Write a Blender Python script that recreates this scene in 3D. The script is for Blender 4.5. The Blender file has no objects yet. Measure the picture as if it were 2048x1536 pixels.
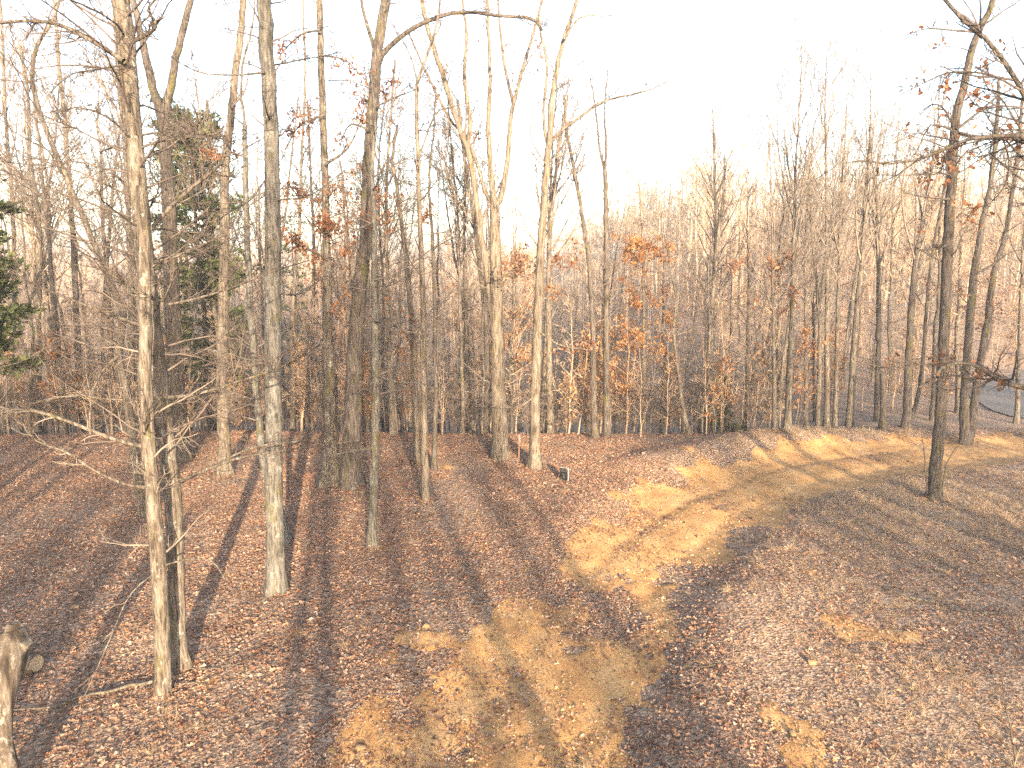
import bpy, math, random
import numpy as np
from mathutils import Vector

# ------------------------------------------------------------------ camera, sky, sun
SC = bpy.context.scene
COL = SC.collection
RAD = math.radians
CAM_H, PITCH, FPX = 7.0, 10.2, 1384.0            # metres, degrees, focal length in photo pixels (2048 wide)
cam = bpy.data.cameras.new('camera')
cam.sensor_width = 36.0
cam.lens = 36.0 * FPX / 2048.0
cam.clip_start, cam.clip_end = 0.1, 3000.0
cam_o = bpy.data.objects.new('camera', cam)
cam_o.location = (0, 0, CAM_H)
cam_o.rotation_euler = (RAD(90 - PITCH), 0, 0)
COL.objects.link(cam_o)
SC.camera = cam_o

SUN_AZ, SUN_EL = 14.0, 12.5                       # shadows run this far left of straight ahead
world = bpy.data.worlds.new('World')
SC.world = world
world.use_nodes = True
wn = world.node_tree
sky = wn.nodes.new('ShaderNodeTexSky')
sky.sky_type = 'NISHITA'
sky.sun_disc = False
sky.sun_elevation = RAD(SUN_EL)
sky.sun_rotation = RAD(180 - SUN_AZ)
sky.altitude = 200
sky.air_density = 1.0
sky.dust_density = 1.8
sky.ozone_density = 1.0
wn.links.new(sky.outputs[0], wn.nodes['Background'].inputs[0])
wn.nodes['Background'].inputs[1].default_value = 0.15

sl = bpy.data.lights.new('sun', 'SUN')
sl.energy = 5.0
sl.angle = RAD(0.6)
sl.color = (1.0, 0.82, 0.58)
so = bpy.data.objects.new('sun', sl)
a, e = RAD(SUN_AZ), RAD(SUN_EL)
so.rotation_euler = Vector((-math.sin(a) * math.cos(e), math.cos(a) * math.cos(e), -math.sin(e))).to_track_quat('-Z', 'Y').to_euler()
so.location = (20, -60, 40)
COL.objects.link(so)
SC.view_settings.view_transform = 'Standard'
SC.view_settings.look = 'None'
SC.view_settings.exposure = 2.6
SC.view_settings.gamma = 1.0
SC.view_settings.use_curve_mapping = False
SC.render.engine = 'CYCLES'
SC.cycles.max_bounces = 5
SC.cycles.diffuse_bounces = 3
SC.cycles.transparent_max_bounces = 4
SC.cycles.use_denoising = False

# ------------------------------------------------------------------ numeric helpers
RNG = np.random.default_rng(11)
def sstep(a, b, x):
    t = np.clip((np.asarray(x, float) - a) / (b - a), 0, 1)
    return t * t * (3 - 2 * t)

_perm = np.random.default_rng(5).random((256, 256))
def vnoise(x, y):
    x = np.asarray(x, float); y = np.asarray(y, float)
    xi = np.floor(x).astype(int); yi = np.floor(y).astype(int)
    fx = x - xi; fy = y - yi
    fx = fx * fx * (3 - 2 * fx); fy = fy * fy * (3 - 2 * fy)
    g = lambda i, j: _perm[i & 255, j & 255]
    return (g(xi, yi) * (1 - fx) + g(xi + 1, yi) * fx) * (1 - fy) + (g(xi, yi + 1) * (1 - fx) + g(xi + 1, yi + 1) * fx) * fy
def fbm(x, y, o=4):
    s = 0; a = .5; t = 0
    for k in range(o):
        s = s + a * vnoise(np.asarray(x) * 2**k + 17.3 * k, np.asarray(y) * 2**k + 9.1 * k); t += a; a *= .5
    return s / t

def ray(px, py):
    p = RAD(PITCH)
    cx, cy = (px - 1024) / FPX, -(py - 768) / FPX
    return np.array([cx, math.cos(p) + cy * math.sin(p), -math.sin(p) + cy * math.cos(p)])
def flat(px, py):                                  # where a pixel meets z = 0
    d = ray(px, py); t = -CAM_H / d[2]
    return d[0] * t, d[1] * t

TRACK = np.array([flat(*q) for q in [(905, 1700), (985, 1536), (1085, 1400), (1135, 1280), (1190, 1180), (1300, 1085), (1425, 1000), (1570, 948), (1710, 915), (1860, 893), (2000, 880)]])
def track_dist(x, y):
    x = np.asarray(x, float); y = np.asarray(y, float)
    best = np.full(x.shape, 1e9)
    for (x0, y0), (x1, y1) in zip(TRACK[:-1], TRACK[1:]):
        dx, dy = x1 - x0, y1 - y0
        t = np.clip(((x - x0) * dx + (y - y0) * dy) / (dx * dx + dy * dy), 0, 1)
        best = np.minimum(best, np.hypot(x - x0 - t * dx, y - y0 - t * dy))
    return best

ROAD = np.array([(48, 24.5), (33, 28.0), (27, 30.5), (25, 33), (26.5, 37), (31, 42), (40, 50)], float)
def road_dist(x, y):
    x = np.asarray(x, float); y = np.asarray(y, float); best = np.full(x.shape, 1e9)
    for (x0, y0), (x1, y1) in zip(ROAD[:-1], ROAD[1:]):
        dx, dy = x1 - x0, y1 - y0; t = np.clip(((x - x0) * dx + (y - y0) * dy) / (dx * dx + dy * dy), 0, 1)
        best = np.minimum(best, np.hypot(x - x0 - t * dx, y - y0 - t * dy))
    return best
def terrain(x, y):
    x = np.asarray(x, float); y = np.asarray(y, float)
    z = 0.5 * (fbm(x * .13 + 3, y * .13 + 8, 3) - .5) * sstep(2, 9, np.abs(y) + np.abs(x))
    z = z + .10 * (fbm(x * .7, y * .7, 3) - .5)
    td = track_dist(x, y)
    z = z - .28 * (1 - sstep(1.2, 2.9, td)) * (1 - sstep(27, 31, y))                 # the track is cut in a little
    z = z - .055 * np.exp(-((td - .8) / .26) ** 2) * (1 - sstep(25, 29, y))                # wheel ruts
    z = z + .35 * np.exp(-((td - 3.2) / 1.1) ** 2) * sstep(21.5, 24, y) * (1 - sstep(26, 30, y)) * (1 - sstep(12, 17, x))
    lip = 26.6 + 1.2 * (fbm(x * .08 + 40, y * 0 + 2, 2) - .5)
    d = np.maximum(y - lip, 0)
    right = sstep(9, 19, x)
    steep = 13.5 * (1 - np.exp(-(d * d / (d + 3.0)) * .36 / 13.5))
    gentle = 1.6 * (1 - np.exp(-d * .05 / 1.6)) - .085 * np.maximum(y - 52, 0) * (1 - sstep(90, 140, y))
    z = z - (steep * (1 - right) + gentle * right) * (1 - sstep(100, 420, y) * .55) 
    z = z + sstep(110, 480, y) * 8.0 + sstep(420, 850, y) * 9.0 + 9 * (fbm(x * .006 + 2, y * .006, 3) - .5) * sstep(90, 260, y)
    z = z - .05 * np.maximum(np.abs(x + 4) - 22, 0) * (1 - right) * (1 - sstep(60, 120, y)) * (1 - sstep(-60, -10, -y) * 0)
    return z
def T(x, y): return float(terrain(np.array([x]), np.array([y]))[0])

def ground(px, py):                                # a pixel's point on the terrain
    d = ray(px, py); o = np.array([0, 0, CAM_H])
    ts = np.linspace(6, 90, 1700)
    P = o + ts[:, None] * d
    below = np.nonzero(P[:, 2] < terrain(P[:, 0], P[:, 1]))[0]
    t = ts[below[0]] if len(below) else 30.0
    p = o + t * d
    return np.array([p[0], p[1], T(p[0], p[1])])
def at(px, py, Y):                                 # a pixel's point at distance Y in front of the camera
    d = ray(px, py)
    return np.array([0, 0, CAM_H]) + d * (Y / d[1])
def topx(P):                                       # world to photo pixel
    p = RAD(PITCH); v = np.asarray(P, float) - np.array([0, 0, CAM_H])
    f = v[..., 1] * math.cos(p) - v[..., 2] * math.sin(p); u = v[..., 1] * math.sin(p) + v[..., 2] * math.cos(p)
    return 1024 + FPX * v[..., 0] / f, 768 - FPX * u / f
def mpp(P):                                        # metres per photo pixel at a point
    p = RAD(PITCH)
    return (P[1] * math.cos(p) - (P[2] - CAM_H) * math.sin(p)) / FPX

# ------------------------------------------------------------------ mesh helpers
class MB:
    """Collects polygons as numpy arrays and links them as ONE mesh object."""
    def __init__(s): s.V = []; s.Q = []; s.n = 0; s.mi = []
    def add(s, v, f, m=0):
        v = np.asarray(v, float).reshape(-1, 3); f = np.asarray(f, int)
        s.V.append(v); s.Q.append((f + s.n, m)); s.n += len(v)
    def tubes(s, P, R, sides=3, m=0):
        P = np.asarray(P, float); R = np.asarray(R, float)
        if P.ndim == 2: P = P[None]; R = R[None]
        n, k, _ = P.shape
        if n == 0: return
        Tn = np.gradient(P, axis=1)
        Tn /= np.linalg.norm(Tn, axis=2, keepdims=True) + 1e-9
        mean = P[:, -1] - P[:, 0]
        mean /= np.linalg.norm(mean, axis=1, keepdims=True) + 1e-9
        ref = np.where(np.abs(mean[:, 2:3]) < .8, np.array([[0, 0, 1.]]), np.array([[1., 0, 0]]))[:, None, :]
        A = np.cross(Tn, ref); A /= np.linalg.norm(A, axis=2, keepdims=True) + 1e-9
        B = np.cross(Tn, A)
        th = np.arange(sides) / sides * 2 * np.pi
        V = P[:, :, None, :] + R[:, :, None, None] * (np.cos(th)[None, None, :, None] * A[:, :, None, :] + np.sin(th)[None, None, :, None] * B[:, :, None, :])
        idx = np.arange(n * k * sides).reshape(n, k, sides)
        a = idx[:, :-1]; b = idx[:, 1:]
        F = np.stack([a, np.roll(a, -1, 2), np.roll(b, -1, 2), b], -1).reshape(-1, 4)
        s.add(V.reshape(-1, 3), F, m)
    def trunk(s, P, R, sides=14, seed=0, flare=.5, fl=.35, rough=.05, cap=False, m=0):
        """One stem as a rough, flared, tapering tube with a closed top."""
        P = np.asarray(P, float); R = np.asarray(R, float); k = len(P)
        seg = np.linalg.norm(np.diff(P, axis=0), axis=1); L = np.concatenate([[0], np.cumsum(seg)])
        Tn = np.gradient(P, axis=0); Tn /= np.linalg.norm(Tn, axis=1, keepdims=True)
        ref = np.array([1., 0, 0]) if abs(Tn[:, 2].mean()) > .6 else np.array([0, 0, 1.])
        A = np.cross(Tn, ref); A /= np.linalg.norm(A, axis=1, keepdims=True); B = np.cross(Tn, A)
        th = np.arange(sides) / sides * 2 * np.pi
        n1 = vnoise(np.cos(th)[None] * 1.6 + 31 + seed * 7.7 + L[:, None] * .9, np.sin(th)[None] * 1.6 + 50 + L[:, None] * .4) - .5
        n2 = vnoise(np.arange(sides)[None] * 1.9 + seed * 3.1, L[:, None] * 2.2 + seed) - .5
        lobes = .6 + .4 * np.cos(5 * th[None] + seed) + .35 * np.cos(3 * th[None] + 2.1 * seed)
        rr = R[:, None] * (1 + rough * 2.2 * n1 + rough * n2 + flare * np.exp(-np.maximum(L[:, None] - .22, 0) / fl) * lobes)
        V = P[:, None] + rr[..., None] * (np.cos(th)[None, :, None] * A[:, None] + np.sin(th)[None, :, None] * B[:, None])
        idx = np.arange(k * sides).reshape(k, sides)
        a = idx[:-1]; b = idx[1:]
        s.add(V.reshape(-1, 3), np.stack([a, np.roll(a, -1, 1), np.roll(b, -1, 1), b], -1).reshape(-1, 4), m)
        for end in (-1, 0):
            c = P[end] + (Tn[end] * R[end] * (.25 if end else -.25) if cap else 0)
            base = V[end]
            s.add(np.concatenate([base, c[None]]), np.array([[i, (i + 1) % sides, sides] for i in range(sides)]), m)
    def box(s, lo, hi, m=0):
        x0, y0, z0 = lo; x1, y1, z1 = hi
        v = [(x0, y0, z0), (x1, y0, z0), (x1, y1, z0), (x0, y1, z0), (x0, y0, z1), (x1, y0, z1), (x1, y1, z1), (x0, y1, z1)]
        s.add(v, [(0, 3, 2, 1), (4, 5, 6, 7), (0, 1, 5, 4), (1, 2, 6, 5), (2, 3, 7, 6), (3, 0, 4, 7)], m)
    def mesh(s, name, mats, smooth=True):
        me = bpy.data.meshes.new(name)
        V = np.concatenate(s.V) if s.V else np.zeros((0, 3))
        me.vertices.add(len(V)); me.vertices.foreach_set('co', V.astype(np.float32).ravel())
        tot = np.concatenate([np.full(len(f), f.shape[1]) for f, _ in s.Q]); mi = np.concatenate([np.full(len(f), m) for f, m in s.Q])
        lo = np.concatenate([f.ravel() for f, _ in s.Q])
        me.loops.add(len(lo)); me.loops.foreach_set('vertex_index', lo.astype(np.int32))
        me.polygons.add(len(tot))
        me.polygons.foreach_set('loop_start', np.concatenate([[0], np.cumsum(tot)[:-1]]).astype(np.int32))
        me.polygons.foreach_set('material_index', mi.astype(np.int32))
        me.polygons.foreach_set('use_smooth', np.full(len(tot), smooth))
        for mt in (mats if isinstance(mats, (list, tuple)) else [mats]): me.materials.append(mt)
        me.update(calc_edges=True)
        return me
    def build(s, name, mats, parent=None, smooth=True, loc=None):
        return link(name, s.mesh(name, mats, smooth), parent, loc)
def link(name, data, parent=None, loc=None):
    o = bpy.data.objects.new(name, data); COL.objects.link(o)
    if parent: o.parent = parent
    if loc is not None: o.location = loc
    return o
def tag(o, label=None, cat=None, group=None, kind=None):
    if label: o['label'] = label
    if cat: o['category'] = cat
    if group: o['group'] = group
    if kind: o['kind'] = kind
    return o
def empty(name, loc, rz=0.0):
    o = link(name, None, None, loc); o.rotation_euler.z = rz; o.empty_display_size = .3
    return o
def copy_tree(root, loc, rz, scale):
    r = root.copy(); COL.objects.link(r); r.location = loc; r.rotation_euler = (0, 0, rz); r.scale = scale
    for ch in root.children:
        c = ch.copy(); COL.objects.link(c); c.parent = r
    return r

# ------------------------------------------------------------------ materials
def mat(name):
    m = bpy.data.materials.new(name); m.use_nodes = True
    nt = m.node_tree; b = nt.nodes['Principled BSDF']
    b.inputs['Roughness'].default_value = .9
    b.inputs['Specular IOR Level'].default_value = .15
    return m, nt, b
def node(nt, t, **kw):
    n = nt.nodes.new(t)
    for k, v in kw.items():
        if k in ('inp',):
            for i, val in v.items(): n.inputs[i].default_value = val
        else: setattr(n, k, v)
    return n
def ramp(nt, stops, src=None, interp='LINEAR'):
    r = nt.nodes.new('ShaderNodeValToRGB'); el = r.color_ramp.elements; r.color_ramp.interpolation = interp
    while len(el) < len(stops): el.new(.5)
    for q, (p, c) in zip(el, stops): q.position = p; q.color = (*c, 1) if len(c) == 3 else c
    if src is not None: nt.links.new(src, r.inputs[0])
    return r.outputs[0]
def noise(nt, vec, scale, detail=4, rough=.6, out=0):
    n = node(nt, 'ShaderNodeTexNoise', inp={'Scale': scale, 'Detail': detail, 'Roughness': rough})
    if vec is not None: nt.links.new(vec, n.inputs['Vector'])
    return n.outputs[out]
def mapping(nt, src, scale=(1, 1, 1)):
    m = node(nt, 'ShaderNodeMapping', inp={'Scale': scale}); nt.links.new(src, m.inputs[0]); return m.outputs[0]
def mixc(nt, f, a, b, mode='MIX'):
    m = nt.nodes.new('ShaderNodeMix'); m.data_type = 'RGBA'; m.blend_type = mode
    for s, v in ((0, f), (6, a), (7, b)):
        if hasattr(v, 'node'): nt.links.new(v, m.inputs[s])
        elif s == 0: m.inputs[0].default_value = v
        else: m.inputs[s].default_value = (*v, 1)
    return m.outputs[2]
def bump(nt, b, h, strength=.5, dist=.02):
    n = node(nt, 'ShaderNodeBump', inp={'Strength': strength, 'Distance': dist})
    nt.links.new(h, n.inputs['Height']); nt.links.new(n.outputs[0], b.inputs['Normal'])

def bark(name, dark, mid, light, lichen=(.28, .28, .24), lich=.55, moss=.0, furrow=22.0, depth=.05):
    m, nt, b = mat(name)
    tc = nt.nodes.new('ShaderNodeTexCoord').outputs['Object']
    oi = nt.nodes.new('ShaderNodeObjectInfo')
    add = node(nt, 'ShaderNodeVectorMath', operation='ADD'); nt.links.new(tc, add.inputs[0]); nt.links.new(oi.outputs['Location'], add.inputs[1])
    v = add.outputs[0]
    f = noise(nt, mapping(nt, v, (1, 1, .13)), furrow, 5, .65)
    col = ramp(nt, [(.36, dark), (.5, mid), (.66, light)], f)
    big = noise(nt, mapping(nt, v, (1, 1, .45)), 2.6, 4, .6)
    col = mixc(nt, ramp(nt, [(.35, (0, 0, 0)), (.65, (1, 1, 1))], big), mixc(nt, 1.0, col, (.78, .74, .7), 'MULTIPLY'), col)
    l = noise(nt, mapping(nt, v, (1, 1, .7)), 7.5, 5, .7)
    col = mixc(nt, ramp(nt, [(lich, (0, 0, 0)), (lich + .1, (.75, .75, .75))], l), col, lichen)
    if moss:
        ms = noise(nt, mapping(nt, v, (1, 1, .5)), 3.3, 5, .7)
        col = mixc(nt, ramp(nt, [(1 - moss - .08, (0, 0, 0)), (1 - moss + .06, (.85, .85, .85))], ms), col, (.085, .075, .02))
    nt.links.new(col, b.inputs['Base Color'])
    bump(nt, b, f, .9, depth)
    return m
M = {}
M['bark_grey'] = bark('bark_grey', (.035, .027, .021), (.115, .093, .074), (.2, .17, .14), lich=.58, moss=.36)
M['bark_lichen'] = bark('bark_lichen', (.045, .04, .036), (.11, .1, .088), (.18, .165, .145), (.2, .205, .18), .56, .36)
M['bark_dark'] = bark('bark_dark', (.03, .024, .02), (.08, .065, .056), (.14, .118, .1), lich=.64, moss=.38)
M['bark_pale'] = bark('bark_pale', (.05, .039, .03), (.135, .11, .085), (.2, .17, .136), (.23, .21, .175), .6, .34, 18, .04)
def plain(name, c0, c1, sc=6.0, rough=.9):
    m, nt, b = mat(name)
    tc = nt.nodes.new('ShaderNodeTexCoord').outputs['Object']
    nt.links.new(ramp(nt, [(.35, c0), (.65, c1)], noise(nt, tc, sc, 3)), b.inputs['Base Color'])
    b.inputs['Roughness'].default_value = rough
    return m
M['twig'] = plain('twig', (.07, .052, .043), (.14, .108, .088), 3)
M['twig_pale'] = plain('twig_pale', (.11, .085, .068), (.2, .16, .13), 3)
M['twig_wood_sunlit'] = plain('twig_wood_sunlit', (.26, .175, .118), (.38, .275, .19), 3)  # paler copy of twig: sunlight on the woods beyond is put into its colour
M['twig_dark'] = plain('twig_dark', (.045, .034, .029), (.09, .07, .06), 3)

def leafmat(name, stops, trans=.25):
    m, nt, b = mat(name)
    oi = nt.nodes.new('ShaderNodeObjectInfo').outputs['Random']
    g = nt.nodes.new('ShaderNodeNewGeometry').outputs['Random Per Island']
    ad = node(nt, 'ShaderNodeMath', operation='ADD'); nt.links.new(oi, ad.inputs[0]); nt.links.new(g, ad.inputs[1])
    fr = node(nt, 'ShaderNodeMath', operation='FRACT'); nt.links.new(ad.outputs[0], fr.inputs[0])
    col = ramp(nt, stops, fr.outputs[0])
    if name == 'litter':                           # drifts of older, darker and of fresher leaves
        lc = nt.nodes.new('ShaderNodeObjectInfo').outputs['Location']
        col = mixc(nt, 1.0, col, ramp(nt, [(.3, (.5, .44, .43)), (.5, (.95, .9, .88)), (.68, (1.25, 1.15, 1.06))], noise(nt, lc, .8, 5, .65)), 'MULTIPLY')
    nt.links.new(col, b.inputs['Base Color'])
    b.inputs['Roughness'].default_value = .75
    tr = nt.nodes.new('ShaderNodeBsdfTranslucent'); nt.links.new(col, tr.inputs[0])
    mx = nt.nodes.new('ShaderNodeMixShader'); mx.inputs[0].default_value = trans
    nt.links.new(b.outputs[0], mx.inputs[1]); nt.links.new(tr.outputs[0], mx.inputs[2])
    nt.links.new(mx.outputs[0], nt.nodes['Material Output'].inputs[0])
    return m
M['litter'] = leafmat('litter', [(0, (.085, .05, .035)), (.2, (.19, .096, .058)), (.45, (.30, .16, .095)), (.68, (.38, .222, .135)), (.85, (.42, .285, .195)), (.94, (.46, .345, .25)), (1, (.42, .18, .07))], .1)
M['oak_leaf'] = leafmat('oak_leaf', [(0, (.12, .045, .022)), (.5, (.2, .085, .038)), (.85, (.29, .15, .08)), (1, (.33, .215, .13))], .3)
M['orange_leaf'] = leafmat('orange_leaf', [(0, (.24, .09, .03)), (.5, (.38, .165, .06)), (1, (.46, .25, .11))], .35)
M['beech_leaf'] = leafmat('beech_leaf', [(0, (.17, .085, .04)), (.5, (.25, .14, .07)), (1, (.33, .22, .13))], .3)
M['cedar'] = leafmat('cedar', [(0, (.035, .046, .02)), (.5, (.07, .085, .032)), (1, (.13, .14, .05))], .2)
M['straw'] = leafmat('straw', [(0, (.27, .175, .105)), (.5, (.39, .272, .172)), (1, (.5, .375, .25))], .25)
M['stone'] = plain('stone', (.15, .09, .045), (.27, .18, .095), 9)
def pebblemat():
    m, nt, b = mat('pebble')
    oi = nt.nodes.new('ShaderNodeObjectInfo').outputs['Random']
    nt.links.new(ramp(nt, [(0, (.16, .09, .04)), (.5, (.34, .2, .085)), (.85, (.44, .3, .15)), (1, (.5, .4, .27))], oi), b.inputs['Base Color'])
    return m
M['pebble'] = pebblemat()

def groundmat():
    m, nt, b = mat('ground')
    tc = nt.nodes.new('ShaderNodeTexCoord').outputs['Object']
    v = node(nt, 'ShaderNodeTexVoronoi', inp={'Scale': 21.0}); nt.links.new(mapping(nt, tc, (1, 1, .3)), v.inputs['Vector'])
    sep = nt.nodes.new('ShaderNodeSeparateColor'); nt.links.new(v.outputs['Color'], sep.inputs[0])
    col = ramp(nt, [(0, (.12, .075, .053)), (.3, (.21, .135, .092)), (.55, (.29, .19, .13)), (.8, (.37, .255, .178)), (1, (.43, .315, .23))], sep.outputs[0])
    n = noise(nt, tc, .55, 5, .6)
    col = mixc(nt, ramp(nt, [(.42, (0, 0, 0)), (.7, (.8, .8, .8))], n), col, mixc(nt, 1.0, col, (1.25, 1.2, 1.1), 'MULTIPLY'))
    at_ = node(nt, 'ShaderNodeAttribute', attribute_name='grass')
    gn = noise(nt, mapping(nt, tc, (1, 1, 1)), 9, 5, .7)
    mul = node(nt, 'ShaderNodeMath', operation='MULTIPLY'); nt.links.new(at_.outputs['Fac'], mul.inputs[0]); nt.links.new(ramp(nt, [(.38, (0, 0, 0)), (.62, (1, 1, 1))], gn), mul.inputs[1])
    col = mixc(nt, mul.outputs[0], col, (.37, .255, .168))
    nt.links.new(col, b.inputs['Base Color'])
    ad = node(nt, 'ShaderNodeMath', operation='ADD'); nt.links.new(v.outputs['Distance'], ad.inputs[0]); nt.links.new(noise(nt, tc, 24, 4, .7), ad.inputs[1])
    bump(nt, b, ad.outputs[0], 1.0, .06)
    return m
def dirtmat():
    m, nt, b = mat('dirt')
    tc = nt.nodes.new('ShaderNodeTexCoord').outputs['Object']
    n = noise(nt, tc, 1.3, 6, .65); n2 = noise(nt, tc, 26, 5, .75)
    col = ramp(nt, [(.3, (.3, .15, .055)), (.5, (.46, .245, .092)), (.72, (.56, .34, .155))], n)
    col = mixc(nt, ramp(nt, [(.35, (.8, .8, .8)), (.55, (0, 0, 0))], n2), col, (.17, .10, .05))
    col = mixc(nt, ramp(nt, [(.62, (0, 0, 0)), (.72, (.7, .7, .7))], n2), col, (.58, .44, .26))
    nt.links.new(col, b.inputs['Base Color'])
    bump(nt, b, n2, .8, .03)
    return m
M['ground'] = groundmat(); M['dirt'] = dirtmat()
M['asphalt'] = plain('asphalt', (.12, .1, .085), (.19, .16, .135), 14)

# ------------------------------------------------------------------ terrain
def axis(bounds):
    out = []
    for a_, b_, n_ in bounds: out.append(np.linspace(a_, b_, n_, endpoint=False))
    return np.concatenate(out + [[bounds[-1][1]]])
PATCH = [(720, 1490, 1.0, .9), (1570, 1465, .55, 1.5), (690, 1250, .9, .5), (1600, 1150, .5, .35), (1050, 1240, 1.1, 1.0), (1480, 1000, .7, .7), (880, 1280, .8, .4), (1770, 1270, .7, .4), (1350, 1010, 1.4, .6), (860, 1180, .35, .35)]
PATCHG = [(*flat(px, py), rx, ry) for px, py, rx, ry in PATCH]
def dirt_mask(x, y):
    td = track_dist(x, y)
    m = (.92 + .35 * sstep(14, 20, y)) * (1 - sstep(.9, 3.0, td))
    for cx, cy, rx, ry in PATCHG:
        m = np.maximum(m, .72 - .45 * (((x - cx) / rx) ** 2 + ((y - cy) / ry) ** 2))
    far = sstep(17, 22, y)
    return m + (1.15 + .0 * far) * (fbm(x * .95 + 60, y * .75 + 12, 5) - .5) * (2.0 - .5 * far) - .2 + .1 * far
def grass_mask(x, y):
    g = sstep(2, 7, x - .15 * y) * sstep(.3, .55, fbm(x * .22 + 90, y * .3 + 3, 4)) * (1 - sstep(28, 32, y))
    return g * (.55 + .45 * sstep(13, 20, y)) * (1 - sstep(.15, .5, dirt_mask(x, y)))
gx = axis([(-420, -120, 14), (-120, -40, 26), (-40, -22, 40), (-22, 24, 200), (24, 42, 40), (42, 120, 26), (120, 420, 14)])
gy = axis([(-140, -30, 20), (-30, 2, 30), (2, 7, 20), (7, 31, 110), (31, 60, 60), (60, 140, 50), (140, 900, 50)])
X, Y = np.meshgrid(gx, gy); Z = terrain(X, Y)
idx = np.arange(X.size).reshape(X.shape)
mb = MB(); mb.add(np.stack([X, Y, Z], -1).reshape(-1, 3), np.stack([idx[:-1, :-1], idx[:-1, 1:], idx[1:, 1:], idx[1:, :-1]], -1).reshape(-1, 4))
go = mb.build('ground', M['ground']); tag(go, 'leaf strewn clearing floor falling away into the woods', 'ground', kind='structure')
att = go.data.attributes.new('grass', 'FLOAT', 'POINT'); att.data.foreach_set('value', grass_mask(X, Y).astype(np.float32).ravel())

h = .11                                            # the bare dirt of the track: only cells where dirt shows
tx = np.arange(-7, 22, h); ty = np.arange(6.5, 29.5, h)
X, Y = np.meshgrid(tx, ty); D = dirt_mask(X, Y); keep = D > .42
kv = np.zeros(X.shape, int)
cell = keep[:-1, :-1] | keep[1:, :-1] | keep[:-1, 1:] | keep[1:, 1:]
Zt = terrain(X, Y) + np.where(keep, .014, -.03) + .035 * (fbm(X * 3.1, Y * 3.1, 3) - .5) * keep
idx = np.arange(X.size).reshape(X.shape)
F = np.stack([idx[:-1, :-1], idx[:-1, 1:], idx[1:, 1:], idx[1:, :-1]], -1)[cell]
used, inv = np.unique(F, return_inverse=True)
mb = MB(); mb.add(np.stack([X, Y, Zt], -1).reshape(-1, 3)[used], inv.reshape(-1, 4))
to = mb.build('dirt_track', M['dirt']); tag(to, 'ochre dirt track curving across the clearing', 'dirt track', kind='structure')

# far paved lane seen through the trunks on the right
mb = MB()
c = ROAD
tt = np.linspace(0, len(c) - 1, 40); cx = np.interp(tt, range(len(c)), c[:, 0]); cy = np.interp(tt, range(len(c)), c[:, 1])
nx, ny = np.gradient(cy), -np.gradient(cx); ln = np.hypot(nx, ny); nx /= ln; ny /= ln
w = np.linspace(-1.3, 1.3, 5)
PX = cx[:, None] + nx[:, None] * w; PY = cy[:, None] + ny[:, None] * w
idx = np.arange(PX.size).reshape(PX.shape)
mb.add(np.stack([PX, PY, terrain(PX, PY) + .07], -1).reshape(-1, 3), np.stack([idx[:-1, :-1], idx[:-1, 1:], idx[1:, 1:], idx[1:, :-1]], -1).reshape(-1, 4))
tag(mb.build('road', M['asphalt']), 'narrow grey paved lane behind the trees', 'road', kind='structure')

# ------------------------------------------------------------------ branching
def unit(v): return v / (np.linalg.norm(v, axis=-1, keepdims=True) + 1e-9)
def grow(rng, S, Dr, L, k, wob, up):
    n = len(S); P = np.empty((n, k, 3)); P[:, 0] = S; d = unit(Dr)
    step = (L / (k - 1))[:, None]
    for j in range(1, k):
        d = unit(d + rng.normal(0, wob, (n, 3)) + np.array([0, 0, up])); P[:, j] = P[:, j - 1] + d * step
    return P
def taper(r0, k, tip=.25):
    return np.asarray(r0)[:, None] * np.linspace(1, tip, k)[None]
def spawn(rng, P, R, per, t0, t1, ang, lf, rf, k, wob, up, rmin=.003, flatz=1.0):
    """Children along parents: `per` each; returns polylines and radii."""
    n, m, _ = P.shape
    if n == 0: return np.zeros((0, k, 3)), np.zeros((0, k))
    i = np.repeat(np.arange(n), per); N = len(i)
    t = np.clip(rng.uniform(t0, t1, N), 0, .999) * (m - 1); j = t.astype(int); f = (t - j)[:, None]
    S = P[i, j] * (1 - f) + P[i, j + 1] * f
    r = R[i, j] * (1 - f[:, 0]) + R[i, j + 1] * f[:, 0]
    Tn = unit(P[i, j + 1] - P[i, j])
    rv = rng.normal(0, 1, (N, 3)); rv[:, 2] *= flatz
    perp = unit(rv - (rv * Tn).sum(1, keepdims=True) * Tn)
    a_ = rng.uniform(ang[0], ang[1], N)[:, None]
    d = np.cos(a_) * Tn + np.sin(a_) * perp
    plen = np.linalg.norm(np.diff(P, axis=1), axis=2).sum(1)[i]
    L = plen * rng.uniform(lf[0], lf[1], N) * (1.15 - .6 * t / (m - 1))
    C = grow(rng, S, d, L, k, wob, up)
    r0 = np.maximum(r * rng.uniform(rf[0], rf[1], N), rmin)
    return C, taper(r0, k, .35)
def resample(pts, n):
    pts = np.asarray(pts, float)
    s = np.concatenate([[0], np.cumsum(np.linalg.norm(np.diff(pts, axis=0), axis=1))])
    t = np.linspace(0, s[-1], n)
    return np.stack([np.interp(t, s, pts[:, c_]) for c_ in range(pts.shape[1])], 1)
def catmull(pts, per=6):
    p = np.asarray(pts, float)
    if len(p) < 3: return p
    q = np.concatenate([[2 * p[0] - p[1]], p, [2 * p[-1] - p[-2]]]); out = []
    for i in range(1, len(q) - 2):
        for t in np.linspace(0, 1, per, endpoint=False):
            out.append(.5 * (2 * q[i] + (q[i + 1] - q[i - 1]) * t + (2 * q[i - 1] - 5 * q[i] + 4 * q[i + 1] - q[i + 2]) * t * t + (3 * q[i] - q[i - 1] - 3 * q[i + 1] + q[i + 2]) * t ** 3))
    return np.array(out + [p[-1]])

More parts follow.
